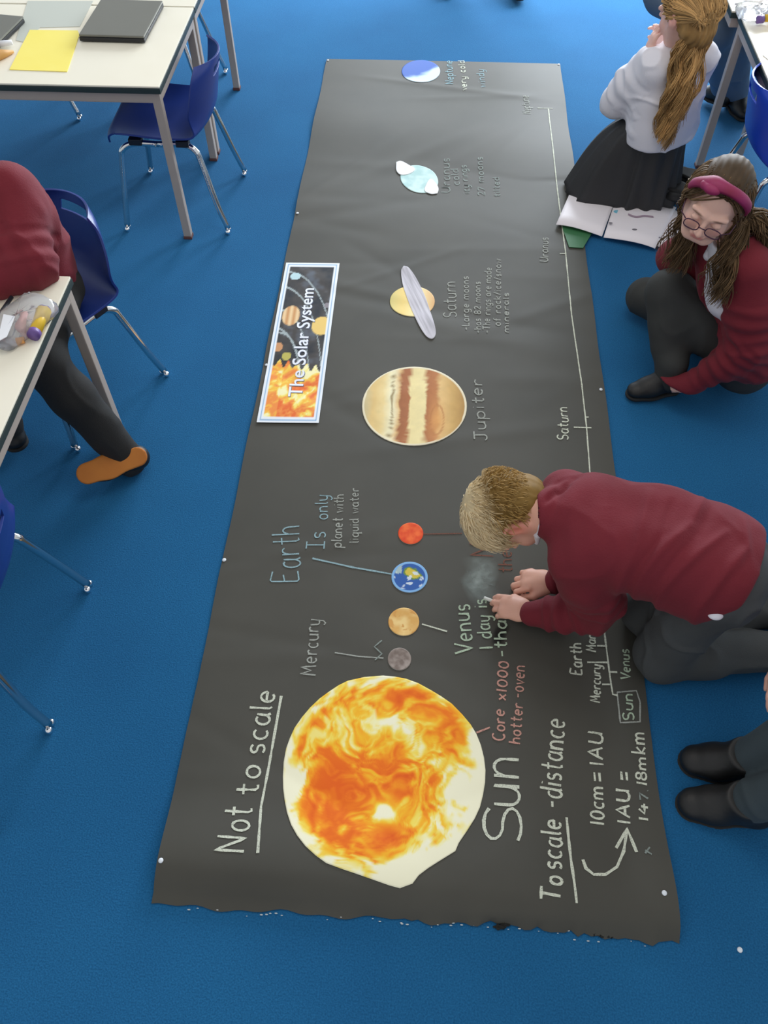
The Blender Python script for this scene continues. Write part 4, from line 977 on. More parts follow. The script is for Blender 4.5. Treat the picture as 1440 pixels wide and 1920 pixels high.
# ================================================================== the blond boy writing on the banner
def J_(**k): return {a: V3(b) for a, b in k.items()}
def person(name, loc, label):
    r = empty(name, loc); tag(r, label, 'person'); return r
def boy():
    root = person('person', (.55, 1.15, 0), 'blond child in maroon jumper kneeling on the banner edge, leaning on hands to write')
    J = J_(pel=(.715, 1.118, .405), hipL=(.705, 1.062, .37), hipR=(.725, 1.185, .37), kneeL=(.655, 1.050, .062), kneeR=(.635, 1.180, .062), ankL=(.985, 1.085, .052), ankR=(.985, 1.205, .052),
           chest=(.44, 1.205, .40), neck=(.318, 1.238, .405), shR=(.372, 1.335, .375), shL=(.385, 1.115, .37), elL=(.468, 1.128, .125), wrL=(.318, 1.160, .052), elR=(.462, 1.300, .17), wrR=(.392, 1.262, .056), head=(.226, 1.272, .358), bend=(0, 0, .015))
    J['bend'] = V3(0, 0, .02)
    Rm = frame((.20, -.22, -.95), (.10, -.97, .25)); s = 1.02
    B = Solid(); torso(B, J, -.004, .9)
    for sd in 'LR': leg(B, J, sd, -.004, .92); arm(B, J, sd, -.004, .92)
    T = head_solid(B, J['head'], Rm, s, J['neck'], neck_r=.045)
    hand_solid(B, J['wrL'], (-.93, .30, -.12), (-.1, -.25, .95), (.2, .95, .2), 1.08, (24, 38, 28), 0, (20, 36), dc=3)
    hand_solid(B, J['wrR'], (-.99, .10, -.10), (-.10, 0, 1), (-.1, -1, -.1), 1.17, (30, 66, 44), 3, (30, 30))
    for sd in 'LR':
        an = J['ank'+sd]; B.fcap(an, an+V3(.06, .01, -.012), .022, .016, (0, 0, 1), .8, .02)
    hp = head_paint(J['head'], Rm, s, rgb(228, 174, 152), rgb(196, 106, 100), rgb(176, 142, 96), rgb(214, 130, 112), rgb(216, 108, 86))
    solid_obj('body', B, .0034, SKINM, root, paint=hp, sm=1); eyes(root, T, s, Rm, (.06, .14, .3))
    # jumper
    G = Solid(); torso(G, J, .014, .94, k=.045, w=1.08)
    for sd in 'LR': arm(G, J, sd, .011, .98, .985, k=.035, slack=.006)
    G.cap(J['neck']+V3(.03, -.008, 0), J['neck']+V3(.008, 0, 0), .064, .060, .02)
    G.cap(J['pel']+V3(-.02, .03, -.015), J['pel']+V3(.035, .005, -.01), .105, .096, .05); G.cap(J['pel']+V3(-.05, -.035, -.02), J['pel']+V3(.0, -.03, -.03), .09, .085, .05); G.cap(V3(.52, 1.152, .38), V3(.62, 1.115, .38), .092, .094, .05)
    G.cap(V3(.41, 1.10, .31), V3(.50, 1.12, .19), .05, .05, .04)
    G.cut((.76, 1.09, .40), (.80, -.30, -.22), .008); G.cap(J['neck']+V3(-.005, -.006, .0), J['neck']+V3(-.14, .03, -.02), .046, .056, .008, 's')
    Z = .47; R_ = lambda *q: [P(x, y, Z)[:2] for x, y in q]; fo = []
    for ln, wd, am in [(((1211, 940), (1190, 1030), (1157, 1098)), .012, .008), (((1311, 948), (1282, 1007), (1202, 1073)), .011, .009), (((1335, 955), (1300, 1020), (1240, 1085)), .010, -.006), (((1382, 1048), (1332, 1111), (1290, 1132)), .011, .009), (((1352, 1015), (1257, 1086), (1207, 1107)), .010, .008), (((1128, 894), (1133, 960), (1130, 1035)), .020, -.007), (((1078, 900), (1070, 980), (1085, 1040)), .018, .006), (((1024, 938), (1042, 918), (1066, 908)), .008, -.010), (((1030, 922), (1048, 902), (1070, 894)), .008, .006), (((1035, 960), (1055, 905), (1085, 890)), .010, -.007), (((1160, 1100), (1230, 1105), (1300, 1120)), .010, -.005), (((1250, 960), (1235, 1020), (1190, 1075)), .010, -.006), (((1040, 1010), (1060, 1060), (1050, 1100)), .014, .006), (((1385, 985), (1390, 1040), (1370, 1080)), .010, .006)]:
        q = R_(*ln); fo += [(q[0], q[1], wd, am), (q[1], q[2], wd, am)]
    cf = cloth(fo, .003, 9, 5, .003)
    def dj(V): return cf(V)+ringfolds(V, J['elL'], J['wrL'], .10, .75, .042, .005, 2)+ringfolds(V, J['shL'], J['elL'], .35, .8, .06, .003, 4)+ringfolds(V, J['shR'], J['elR'], .0, 1, .05, .003, 6)
    solid_obj('jumper', G, .005, MAROON, root, dj)
    # ribbed cuffs
    for sd in 'LR':
        e, w_ = J['el'+sd], J['wr'+sd]; d = unit(w_-e); pts = [w_-d*.045, w_-d*.03, w_-d*.01, w_+d*.002]; S = Solid(); S.cap(pts[0], pts[2], .0335, .0310, .01); S.cut(w_-d*.002, d, .003); S.cut(w_-d*.05, -d, .003)
        solid_obj('cuff', S, .004, MAROON, root, lambda V: .0008*np.sin(V@np.array([300., 500., 420.])))
    # white shirt collar rising from the neckline
    S = Solid(); c = J['neck']; qa = on_sight(B, 1006, 1016, .5, .2); qb = on_sight(B, 1015, 985, .5, .2); S.cap(qa, (qa+qb)/2+V3(-.003, -.003, .003), .0075, .009, .01); S.cap((qa+qb)/2+V3(-.003, -.003, .003), qb, .009, .007, .01)
    solid_obj('shirt_collar', S, .003, SHIRT, root, sm=1)
    # trousers
    Tq = Solid()
    for sd in 'LR': leg(Tq, J, sd, .009, .98, .97, slack=.006)
    Tq.cap(J['pel']+V3(0, -.04, -.02), J['pel']+V3(0, .05, -.02), .094, .094, .04); Tq.cap(J['pel']+V3(.045, .0, -.03), J['pel']+V3(.02, 0, -.01), .078, .08, .04); Tq.cut((.60, 1.13, .42), (-1, 0, .35), .01, c=(.58, 1.13, .48), r=.16)
    Tq.cut((0, 0, .004), (0, 0, -1), .006)
    ft = [((.70, 1.0, .25), (.66, 1.06, .12), .014, .006), ((.74, 1.01, .33), (.72, 1.05, .22), .015, -.006), ((.78, 1.05, .10), (.86, 1.08, .10), .014, .006), ((.74, 1.09, .11), (.80, 1.05, .05), .014, -.006)]
    cf2 = cloth(ft, .005, 10, 8, .007)
    solid_obj('trousers', Tq, .0055, GREYT, root, cf2)
    # shirt tail peeping out at the hip
    S = Solid(); q = on_sight(Tq, 1341, 1152, .6, .15)-V3(0, 0, .002); S.ell(q, (.017, .013, .007)); S.ell(q+V3(.006, .010, .006), (.010, .012, .008))
    solid_obj('shirt_tail', S, .0025, SHIRT, root, sm=1)
    shoe(root, J['ankL']+V3(.02, 0, 0), J['ankL']+V3(.155, .02, -.01), SHOEM, SOLE, up=(-.12, 0, -1)); shoe(root, J['ankR']+V3(.02, 0, 0), J['ankR']+V3(.155, .0, -.01), SHOEM, SOLE, up=(-.12, 0, -1))
    # short hair
    Hh = Solid(); c = J['head']; TT = lambda x, y, z: c+Rm@(np.array([x, y, z])*s)
    Hh.ell(TT(0, -.014, .028), np.array([.0775, .094, .086])*s, Rm); Hh.ell(TT(0, .03, .055), np.array([.064, .062, .062])*s, Rm, .02); Hh.ell(TT(0, -.045, -.01), np.array([.062, .055, .06])*s, Rm, .03)
    Hh.cut(TT(0, .088, .05), Rm@V3(0, 1, -.55), .01); Hh.cut(TT(0, .045, .02), Rm@V3(0, .8, -.6), .01)
    Hh.ell(TT(0, -.050, -.05), np.array([.055, .036, .048])*s, Rm, .03); Hh.cut(TT(0, -.02, -.082), Rm@V3(0, .35, -1), .012); 
    for x in (-1, 1): Hh.ell(TT(x*.078, -.004, -.018), np.array([.026, .032, .036])*s, Rm, .008, 's')
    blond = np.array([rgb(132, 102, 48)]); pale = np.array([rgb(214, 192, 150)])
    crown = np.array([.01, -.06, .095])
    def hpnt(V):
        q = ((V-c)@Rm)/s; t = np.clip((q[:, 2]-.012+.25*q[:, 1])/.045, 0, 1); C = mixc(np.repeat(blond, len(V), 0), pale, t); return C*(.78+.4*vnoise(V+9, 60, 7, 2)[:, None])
    def hd(V):
        q = ((V-c)@Rm)/s; d = q-crown; az = np.arctan2(d[:, 0], d[:, 1]+.5*d[:, 2]); rr = np.linalg.norm(d, axis=1)
        return .0007*np.sin(az*30+9*vnoise(V+9, 30, 2, 2))*np.clip(rr/.05, 0, 1)+.003*(vnoise(V+9, 34, 12, 2)-.5)
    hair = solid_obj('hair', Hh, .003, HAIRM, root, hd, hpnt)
    q0, v0 = scalp(c, Rm, s, 1900, 4, lambda q: (q[1] < .055 or q[2] > .055) and (q[2] > -.045 or (q[1] < -.03 and q[2] > -.08)) and not (abs(q[0]) > .055 and q[2] < .02 and q[1] > -.03))
    d = q0-crown; d = d-(d*v0).sum(1)[:, None]*v0; d /= np.linalg.norm(d, axis=1)[:, None]+1e-6
    rr = np.random.default_rng(3); L = .020+.018*np.clip((q0[:, 1]+q0[:, 2]-.0)/.12, 0, 1)+.006*rr.normal(size=len(q0)); side = np.cross(d, v0)*rr.normal(0, .35, (len(q0), 1)); d = d+side
    K = 6; ts = np.linspace(0, 1, K); lift = .011+.013*(q0[:, 1] < -.02)*(q0[:, 2] < .05)+.011*np.clip((q0[:, 1]+q0[:, 2]-.05)/.1, 0, 1)
    Pt = q0[:, None]+d[:, None]*(L[:, None]*ts)[..., None]+v0[:, None]*((lift[:, None])*np.sin(ts*1.9)-.35*(L[:, None]*ts)**2/.09)[..., None]
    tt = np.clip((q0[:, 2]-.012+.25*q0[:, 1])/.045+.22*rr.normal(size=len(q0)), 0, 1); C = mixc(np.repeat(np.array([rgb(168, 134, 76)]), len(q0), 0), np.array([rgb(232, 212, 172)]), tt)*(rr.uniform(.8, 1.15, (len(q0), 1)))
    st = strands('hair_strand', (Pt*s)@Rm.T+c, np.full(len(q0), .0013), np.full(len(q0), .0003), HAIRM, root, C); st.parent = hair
    return J
boyJ = boy()
# the stub of chalk in the boy's hand
v, f = tube([P(908, 1121, .010), P(926, 1128, .016)], .005, 10); tag(pyd('chalk_stick', v, f, mat('chalk_stick', rgb(222, 222, 214), .9), None, True), 'stub of white chalk in the blond child\'s writing hand', 'chalk')

# ================================================================== girl with glasses, crouching
def girl_glasses():
    root = person('person', (.95, 2.15, 0), 'long brown haired girl in glasses and maroon cardigan crouching beside the open booklet')
    J = J_(pel=(1.05, 2.15, .15), hipL=(1.015, 2.085, .165), hipR=(1.035, 2.235, .13), kneeL=(.775, 2.225, .31), kneeR=(.785, 2.475, .085), ankL=(.815, 2.075, .075), ankR=(1.00, 2.30, .06), chest=(.945, 2.105, .42), neck=(.872, 2.122, .585),
           shL=(.928, 2.035, .535), shR=(.828, 2.225, .53), elL=(.985, 1.985, .31), wrL=(.862, 2.008, .105), elR=(.795, 2.335, .36), wrR=(.90, 2.27, .30), head=(.782, 2.11, .712))
    J['bend'] = V3(.01, 0, 0)
    c = J['head']; Rm = frame((-.42, -.86, -.20), (.88, -.40, -.20)); s = 1.0
    B = Solid(); torso(B, J, -.004, .9)
    for sd in 'LR': leg(B, J, sd, -.004, .92); arm(B, J, sd, -.004, .92)
    T = head_solid(B, c, Rm, s, J['neck'], neck_r=.040)
    hand_solid(B, J['wrL'], (-.8, .42, -.42), (-.4, -.6, .6), (0, .9, .3), .74, (45, 55, 40), 2, (20, 30)); hand_solid(B, J['wrR'], (.4, -.8, -.2), (-.2, 0, 1), (-.9, 0, 0), .9, (30, 40, 30))
    B.fcap(J['ankL'], J['ankL']+V3(-.06, -.015, -.03), .020, .015, (0, 0, 1), .8, .02); B.fcap(J['ankR'], J['ankR']+V3(.10, .03, -.02), .03, .026, (0, 0, 1), .8, .02)
    solid_obj('body', B, .0036, SKINM, root, paint=head_paint(c, Rm, s, rgb(234, 190, 172), rgb(204, 116, 114), rgb(120, 88, 68), rgb(218, 142, 130)), sm=1)
    eyes(root, T, s, Rm, (.12, .07, .04))
    # tights
    Tq = Solid()
    for sd in 'LR': leg(Tq, J, sd, .006, .97, 1.0)
    Tq.cap(J['pel']+V3(0, -.05, -.02), J['pel']+V3(0, .06, -.02), .10, .10, .04); Tq.cap(J['kneeL']+V3(.008, 0, -.01), J['kneeL']*.5+J['hipL']*.5, .058, .076, .05); Tq.cap(J['kneeL']+V3(.01, 0, -.02), J['kneeL']*.4+J['ankL']*.6, .056, .050, .05); Tq.cap(J['ankL']+V3(0, 0, .06), J['ankL'], .046, .042, .03); Tq.cut((0, 0, .004), (0, 0, -1), .006)
    Tq.cap(J['kneeR'], J['kneeR']+V3(.06, -.04, .01), .06, .068, .03)
    solid_obj('tights', Tq, .0055, TIGHT, root, cloth([((.80, 2.19, .37), (.92, 2.13, .28), .014, -.005), ((.77, 2.20, .36), (.79, 2.18, .25), .012, .004), ((.93, 2.20, .20), (.86, 2.20, .27), .013, .005)], .002, 10, 3, .003))
    # shirt and open cardigan
    fw = unit(V3(-.72, -.42, -.35))
    Sh = Solid(); torso(Sh, J, .006, .94); Sh.cap(J['neck']+V3(-.02, -.015, -.01), J['chest']+fw*.055, .048, .055, .03); Sh.cap(J['neck']+V3(-.03, -.02, .03), J['neck']+V3(-.06, -.05, .06), .042, .05, .005, 's')
    solid_obj('shirt', Sh, .006, SHIRT, root, cloth([], .003, 13, 2, .004))
    for x in (-1, 1):
        L = unit(J['shL']-J['shR']); q = J['neck']+fw*.045+L*x*.03+V3(0, 0, -.02); S = Solid(); S.fcap(J['neck']+L*x*.046+fw*.0+V3(0, 0, .012), q+fw*.012-V3(0, 0, .025), .015, .012, fw, .4, .01); solid_obj('collar', S, .003, SHIRT, root, sm=1)
    G = Solid(); torso(G, J, .016, .95, k=.045, w=1.1)
    for sd in 'LR': arm(G, J, sd, .012, .98, .99, k=.035, slack=.006)
    G.cap(J['wrL'], J['wrL']+V3(-.070, .036, -.036), .040, .040, .02); G.cap(V3(.97, 2.02, .40), V3(1.04, 2.03, .22), .07, .085, .05)
    cs = (J['chest']+J['neck'])/2+fw*.10; L = unit(J['shL']-J['shR'])
    G.fcap(J['neck']+fw*.05+V3(0, 0, .04), J['chest']+fw*.13+V3(0, 0, -.10), .050, .075, L, .9, .01, 's'); G.cut((1.04, 2.15, .10), (0, 0, -1), .01)
    G.cap(J['neck']+V3(0, 0, .02), J['neck']+V3(-.06, -.02, .10), .046, .05, .006, 's')
    fo = [((.95, 1.99, .50), (.97, 1.96, .36), .014, .005), ((.99, 2.02, .40), (.95, 1.96, .30), .012, -.005), ((.93, 1.98, .46), (.99, 2.02, .44), .012, .006), ((.98, 2.06, .50), (1.03, 2.05, .30), .016, .006)]
    cf = cloth(fo, .003, 10, 4, .004)
    solid_obj('cardigan', G, .0055, MAROON, root, lambda V: cf(V)+ringfolds(V, J['elL'], J['wrL'], -.1, .9, .042, .003, 2)+ringfolds(V, J['shL'], J['elL'], .3, 1.1, .05, .003, 5))
    bq = P(1326, 534, .43); tag_o = Solid(); tag_o.ell(bq, (.008, .008, .010)); solid_obj('badge', tag_o, .002, SHIRT, root, sm=1)
    shoe(root, J['ankL'], J['ankL']+V3(-.125, -.03, 0), SHOEM, SOLE, .98, (0, 0, 1)); shoe(root, J['ankR'], J['ankR']+V3(.12, .04, 0), SHOEM, SOLE, .95, (0, 0, 1))
    # head band
    TT = lambda x, y, z: c+Rm@(np.array([x, y, z])*s)
    ring = []
    for k in range(28):
        a = math.radians(-100+200*k/27); ring.append(TT(.083*math.sin(a), .046*math.cos(a)+.018, .030+.078*math.cos(a)))
    HB = mat('pink_maroon_headband', rgb(126, 18, 52), .6, noise=(16, rgb(150, 36, 96), .25))
    bm = bmesh.new(); rows = []
    F_ = Rm[:, 1]; U_ = Rm[:, 2]; bd = unit(F_*.85-U_*.35)
    for k, p in enumerate(ring):
        a = math.radians(-100+200*k/27); o = unit(p-TT(0, 0, .01)); kn = 1+.5*math.exp(-((k-17)/2.5)**2); w_ = .016*kn
        rows.append([bm.verts.new(Vector((p+bd*w_*t+o*h_*kn).tolist())) for t, h_ in ((-1, -.002), (-.7, .005), (0, .008), (.7, .005), (1, -.002), (0, -.004))])
    for a_, b2 in zip(rows[:-1], rows[1:]):
        for i in range(6): bm.faces.new((a_[i], a_[(i+1) % 6], b2[(i+1) % 6], b2[i]))
    bm.faces.new(rows[0]); bm.faces.new(rows[-1][::-1])
    bmesh.ops.translate(bm, vec=-Vector(root.location), verts=bm.verts); hb = bm_obj('headband', bm, HB, root, True)
    S = Solid(); S.ell(TT(.035, .072, .094), (.018, .017, .013), Rm, .01); S.ell(TT(.052, .06, .086), (.014, .014, .012), Rm, .01); S.ell(TT(.02, .075, .098), (.013, .013, .010), Rm, .01); solid_obj('headband_knot', S, .003, HB, root, sm=1)
    # glasses
    GM = mat('dark_plum_glasses', rgb(70, 34, 58), .35); LM = mat('lens_glass', (1, 1, 1), .02, Transmission_Weight=1.0, IOR=1.1)
    g = empty('glasses'); g.parent = root; r0 = -np.array(root.location)
    bpy.data.objects.remove(g)
    fr = None
    for x in (-1, 1):
        lp = []
        for k in range(20):
            a = 2*PI*k/20; lp.append(TT(x*.0315+.0215*math.copysign(abs(math.cos(a))**.75, math.cos(a)), .106-.10*abs(x*.0315+.0215*math.cos(a))**1.6, -.008+.0155*math.copysign(abs(math.sin(a))**.75, math.sin(a)))+r0)
        o = tubeobj('glasses_rim', lp, .0016, GM, root, 8, True)
        v = lp+[np.mean(lp, 0)]; pyd('lens', v, [(i, (i+1) % 20, 20) for i in range(20)], LM, o)
        tubeobj('glasses_arm', [TT(x*.053, .099, -.004)+r0, TT(x*.071, .085, -.002)+r0, TT(x*.081, .0, -.0)+r0], .0016, GM, root, 8)
    tubeobj('glasses_bridge', [TT(-.010, .108, -.004)+r0, TT(0, .112, -.001)+r0, TT(.010, .108, -.004)+r0], .0016, GM, root, 8)
    # hair: cap and long waves on both sides, drawn back from a parting
    Hh = Solid(); Hh.ell(TT(0, -.016, .028), np.array([.079, .096, .089])*s, Rm); Hh.cut(TT(0, .062, .068), Rm@V3(0, 1, -.62), .012); 
    Hh.ell(TT(0, .075, -.02), np.array([.066, .062, .088])*s, Rm, .012, 's'); Hh.ell(TT(0, -.05, -.05), np.array([.07, .055, .07])*s, Rm, .03)
    base = np.array([rgb(72, 56, 38)])
    hair = solid_obj('hair', Hh, .0035, HAIRM, root, lambda V: .0008*np.sin((((V-c)@Rm)[:, 0])*380+6*vnoise(V+5, 14, 3, 2)), lambda V: np.repeat(base, len(V), 0)*(.7+.6*vnoise(V+5, 50, 3, 2)[:, None]))
    rr = np.random.default_rng(11); n = 1100
    q0, v0 = scalp(c, Rm, s, n, 6, lambda q: q[1]*1.0-q[2]*.62 < .016 or (q[2] > .075 and q[1] < .05))
    sx = np.where(q0[:, 0]+rr.normal(0, .006, n) > 0, 1., -1.); lock = rr.integers(0, 46, n)
    lr = np.random.default_rng(2); lk_ph = lr.uniform(0, 2*PI, 46); lk_off = lr.normal(0, 1, (46, 3)); lk_c = lr.uniform(.75, 1.3, 46)
    W_loc = (q0*s)@Rm.T+c
    U_ = Rm[:, 2]; down = V3(0, 0, -1)
    p1 = W_loc+v0@Rm.T*.012
    sidep = np.stack([sx*(.080+.006*lk_off[lock, 0]), -.015+.045*lk_off[lock, 1]*.5, np.full(n, -.02)], 1)
    p2 = (sidep*s)@Rm.T+c
    ml = (q0+sidep)/2-np.array([0, -.012, .022]); ml = ml/np.linalg.norm(ml/np.array([.073, .091, .084]), axis=1)[:, None]*1.17+np.array([0, -.012, .022])
    p1 = (ml*s)@Rm.T+c; W_loc = W_loc+v0@Rm.T*.008
    # right-hand locks hang in front towards the booklet, left-hand ones over the shoulder
    front = rr.random(n) < .55; tgt = np.zeros((n, 3)); endp = np.zeros((n, 3))
    R_f = np.array([.745, 2.165, .60]); R_e = np.array([.748, 2.165, .47]); Lf = np.array([.845, 2.045, .57]); Le = np.array([.855, 2.03, .46]); Bk = np.array([.93, 2.10, .64]); Be = np.array([1.0, 2.12, .52])
    for i in range(n):
        if sx[i] > 0:      # her right, image left
            tgt[i] = R_f if front[i] else (R_f*.5+np.array([.84, 2.20, .62])*.5); endp[i] = R_e if front[i] else np.array([.86, 2.24, .52])
        else: tgt[i] = Lf if front[i] else Bk; endp[i] = Le if front[i] else Be
    jt = lk_off[lock]*.017; ctrl = np.stack([W_loc, p1, p2+jt*.3, tgt+jt*.9+rr.normal(0, .004, (n, 3)), endp+jt*1.3+rr.normal(0, .006, (n, 3))], 1)
    K = 26; Pt = crom(ctrl, K); ts = np.linspace(0, 1, K)[None, :]; wv = .015*np.clip((ts-.3)/.3, 0, 1); ph = lk_ph[lock][:, None]+rr.normal(0, .25, (n, 1))
    Pt = Pt+(wv*np.sin(ts*19+ph))[..., None]*V3(.8, .3, 0)+(wv*np.cos(ts*19+ph))[..., None]*V3(-.2, .8, .3)
    C = np.repeat(np.array([rgb(102, 80, 54)]), n, 0)*lk_c[lock][:, None]*rr.uniform(.6, 1.35, (n, 1))
    st = strands('hair_strand', Pt, np.full(n, .0022), np.full(n, .0007), HAIRM, root, C); st.parent = hair
girl_glasses()

# ================================================================== girl in the white shirt
def girl_white():
    root = person('person', (.85, 3.2, 0), 'girl with long strawberry blond hair and white shirt kneeling with hand to face')
    J = J_(pel=(.885, 3.225, .185), hipL=(.860, 3.195, .17), hipR=(.920, 3.26, .17), kneeL=(.655, 3.32, .065), kneeR=(.72, 3.33, .065), ankL=(.93, 3.19, .05), ankR=(1.02, 3.27, .05), chest=(.862, 3.195, .46), neck=(.862, 3.180, .625),
           shL=(.785, 3.135, .575), shR=(.965, 3.215, .58), elL=(.700, 3.268, .385), wrL=(.758, 3.185, .60), elR=(.965, 3.33, .40), wrR=(.86, 3.36, .55), head=(.845, 3.150, .77), )
    J['bend'] = V3(.01, -.01, 0)
    c = J['head']; Rm = frame((-.55, .75, -.35), (-.80, -.60, .0)); s = 1.02
    B = Solid(); torso(B, J, -.004, .9)
    for sd in 'LR': leg(B, J, sd, -.004, .92); arm(B, J, sd, -.004, .92)
    T = head_solid(B, c, Rm, s, J['neck'], neck_r=.040)
    hand_solid(B, J['wrL'], (.12, .10, .98), (-.75, .0, .2), (.5, .8, 0), .92, (18, 24, 18), 3, (25, 20)); hand_solid(B, J['wrR'], (-.4, -.1, .9), (.5, .8, 0), (-.5, .3, 0), .92, (18, 24, 18))
    for sd in 'LR': B.fcap(J['ank'+sd], J['ank'+sd]+V3(.05, -.03, -.01), .02, .016, (0, 0, 1), .8, .02)
    solid_obj('body', B, .0045, SKINM, root, paint=head_paint(c, Rm, s, rgb(232, 188, 174), rgb(204, 124, 120), rgb(180, 140, 90), rgb(222, 150, 140)), sm=1); eyes(root, T, s, Rm, (.1, .2, .3))
    G = Solid(); torso(G, J, .016, .95, k=.045, w=1.05)
    for sd in 'LR': arm(G, J, sd, .012, 1.0, .97, k=.035, slack=.008)
    G.cap(V3(.862, 3.19, .37), V3(.87, 3.20, .30), .112, .108, .05); G.cut((.875, 3.20, .285), (.1, -.05, -1), .01); G.cap(J['neck']+V3(0, 0, .02), J['neck']+V3(-.01, 0, .1), .045, .05, .006, 's')
    cf = cloth([((.80, 3.12, .40), (.90, 3.09, .36), .012, .006), ((.82, 3.09, .46), (.90, 3.09, .40), .012, -.006), ((.80, 3.10, .34), (.93, 3.11, .32), .012, .008), ((.78, 3.12, .50), (.83, 3.09, .42), .012, .006), ((.94, 3.14, .46), (.92, 3.12, .36), .012, -.006)], .003, 11, 4, .006)
    solid_obj('shirt', G, .0055, SHIRT, root, lambda V: cf(V)+ringfolds(V, J['elL'], J['wrL'], .1, .9, .06, .002, 2)+ringfolds(V, J['shL'], J['elL'], .4, .9, .07, .002, 5))
    # long skirt spread on the floor
    K = 72; rows = []; V = []; Q = []
    cen0 = np.array([.872, 3.198]); R_ = 26
    tips = [(-170, .27), (180, .29), (165, .33), (150, .33), (130, .33), (105, .30), (80, .20), (40, .16), (0, .14), (-30, .13), (-60, .105), (-90, .098), (-120, .10), (-150, .14), (-170, .22)]
    def rad(a):
        b = math.degrees(a) % 360; xs = sorted([(t % 360, r) for t, r in tips[:-1]]); xs = [(xs[-1][0]-360, xs[-1][1])]+xs+[(xs[0][0]+360, xs[0][1])]
        return np.interp(b, [x[0] for x in xs], [x[1] for x in xs])
    for j in range(R_+1):
        t = j/R_
        for k in range(K):
            a = 2*PI*k/K; r1 = rad(a); r0_ = .098; r = r0_+(r1-r0_)*t**1.05
            drop = .36*(1-t)**(1.0 if r1 > .22 else .8)
            if r1 > .22: drop = .34*(1-t**2.3)*.98*(.84+.16*(1-t))
            pl = math.sin(a*15+3*math.sin(a*2))*.011*t**.8+math.sin(a*7+t*4)*.006*t
            V.append((cen0[0]+math.cos(a)*(r+pl), cen0[1]+math.sin(a)*(r+pl), max(.010, drop+.012+(pl*.8))))
    for j in range(R_):
        for k in range(K): Q.append((j*K+k, (j+1)*K+k, (j+1)*K+(k+1) % K, j*K+(k+1) % K))
    o = fast_mesh('skirt', np.array(V)-np.array(root.location), np.array(Q), mat('charcoal_skirt', rgb(44, 44, 46), .7, bump=(300, .2)), root); md = o.modifiers.new('thick', 'SOLIDIFY'); md.thickness = .004
    shoe(root, J['ankL']+V3(.01, -.01, 0), J['ankL']+V3(.12, -.075, 0), SHOEM, SOLE, .95, (0, 0, -1)); shoe(root, J['ankR']+V3(.01, -.01, 0), J['ankR']+V3(.12, -.075, 0), SHOEM, SOLE, .95, (0, 0, -1))
    TT = lambda x, y, z: c+Rm@(np.array([x, y, z])*s)
    Hh = Solid(); Hh.ell(TT(0, -.018, .026), np.array([.081, .097, .090])*s, Rm); Hh.ell(TT(0, -.05, -.045), np.array([.068, .055, .075])*s, Rm, .03); Hh.cut(TT(0, .06, .05), Rm@V3(0, 1, -.4), .012); Hh.ell(TT(0, .08, -.03), np.array([.07, .062, .09])*s, Rm, .012, 's')
    gold = rgb(150, 116, 70)
    hair = solid_obj('hair', Hh, .0035, HAIRM, root, lambda V: .0025*np.sin((((V-c)@Rm)[:, 0])*420+8*vnoise(V+5, 20, 3, 2)), lambda V: np.repeat(np.array([gold]), len(V), 0)*(.6+.8*vnoise(V+5, 50, 3, 2)[:, None]))
    rr = np.random.default_rng(21); n = 1100; q0, v0 = scalp(c, Rm, s, n, 8, lambda q: q[1]*1.0-q[2]*.5 < .02)
    lock = rr.integers(0, 40, n); lr = np.random.default_rng(5); ph_ = lr.uniform(0, 2*PI, 40); off = lr.normal(0, 1, (40, 3)); lc = lr.uniform(.7, 1.35, 40)
    W0 = (q0*s)@Rm.T+c; p1 = W0+v0@Rm.T*.012
    nape = np.array([.872, 3.085, .70]); mid = np.array([.868, 3.055, .56]); end = np.array([.855, 3.05, .40])
    x_ = off[lock]
    wdth = np.array([.022, .012, .012])
    backp = (np.stack([q0[:, 0]*.95, np.full(n, -.105), q0[:, 2]*.3-.02], 1)*s)@Rm.T+c
    ctrl = np.stack([W0, p1, backp, nape+x_*wdth*1.0+rr.normal(0, .004, (n, 3)), mid+x_*wdth*1.1+rr.normal(0, .005, (n, 3)), end+x_*wdth*[.8, .8, 3]+rr.normal(0, .006, (n, 3))], 1)
    K2 = 30; Pt = crom(ctrl, K2); ts = np.linspace(0, 1, K2)[None, :]; wv = .011*np.clip((ts-.42)/.2, 0, 1); ph = ph_[lock][:, None]+rr.normal(0, .25, (n, 1))
    Pt = Pt+(wv*np.sin(ts*30+ph))[..., None]*V3(1, .2, 0)+(wv*np.cos(ts*30+ph))[..., None]*V3(0, .7, .4)
    C = np.repeat(np.array([rgb(176, 138, 88)]), n, 0)*lc[lock][:, None]*rr.uniform(.65, 1.4, (n, 1))
    st = strands('hair_strand', Pt, np.full(n, .0022), np.full(n, .0007), HAIRM, root, C); st.parent = hair
girl_white()

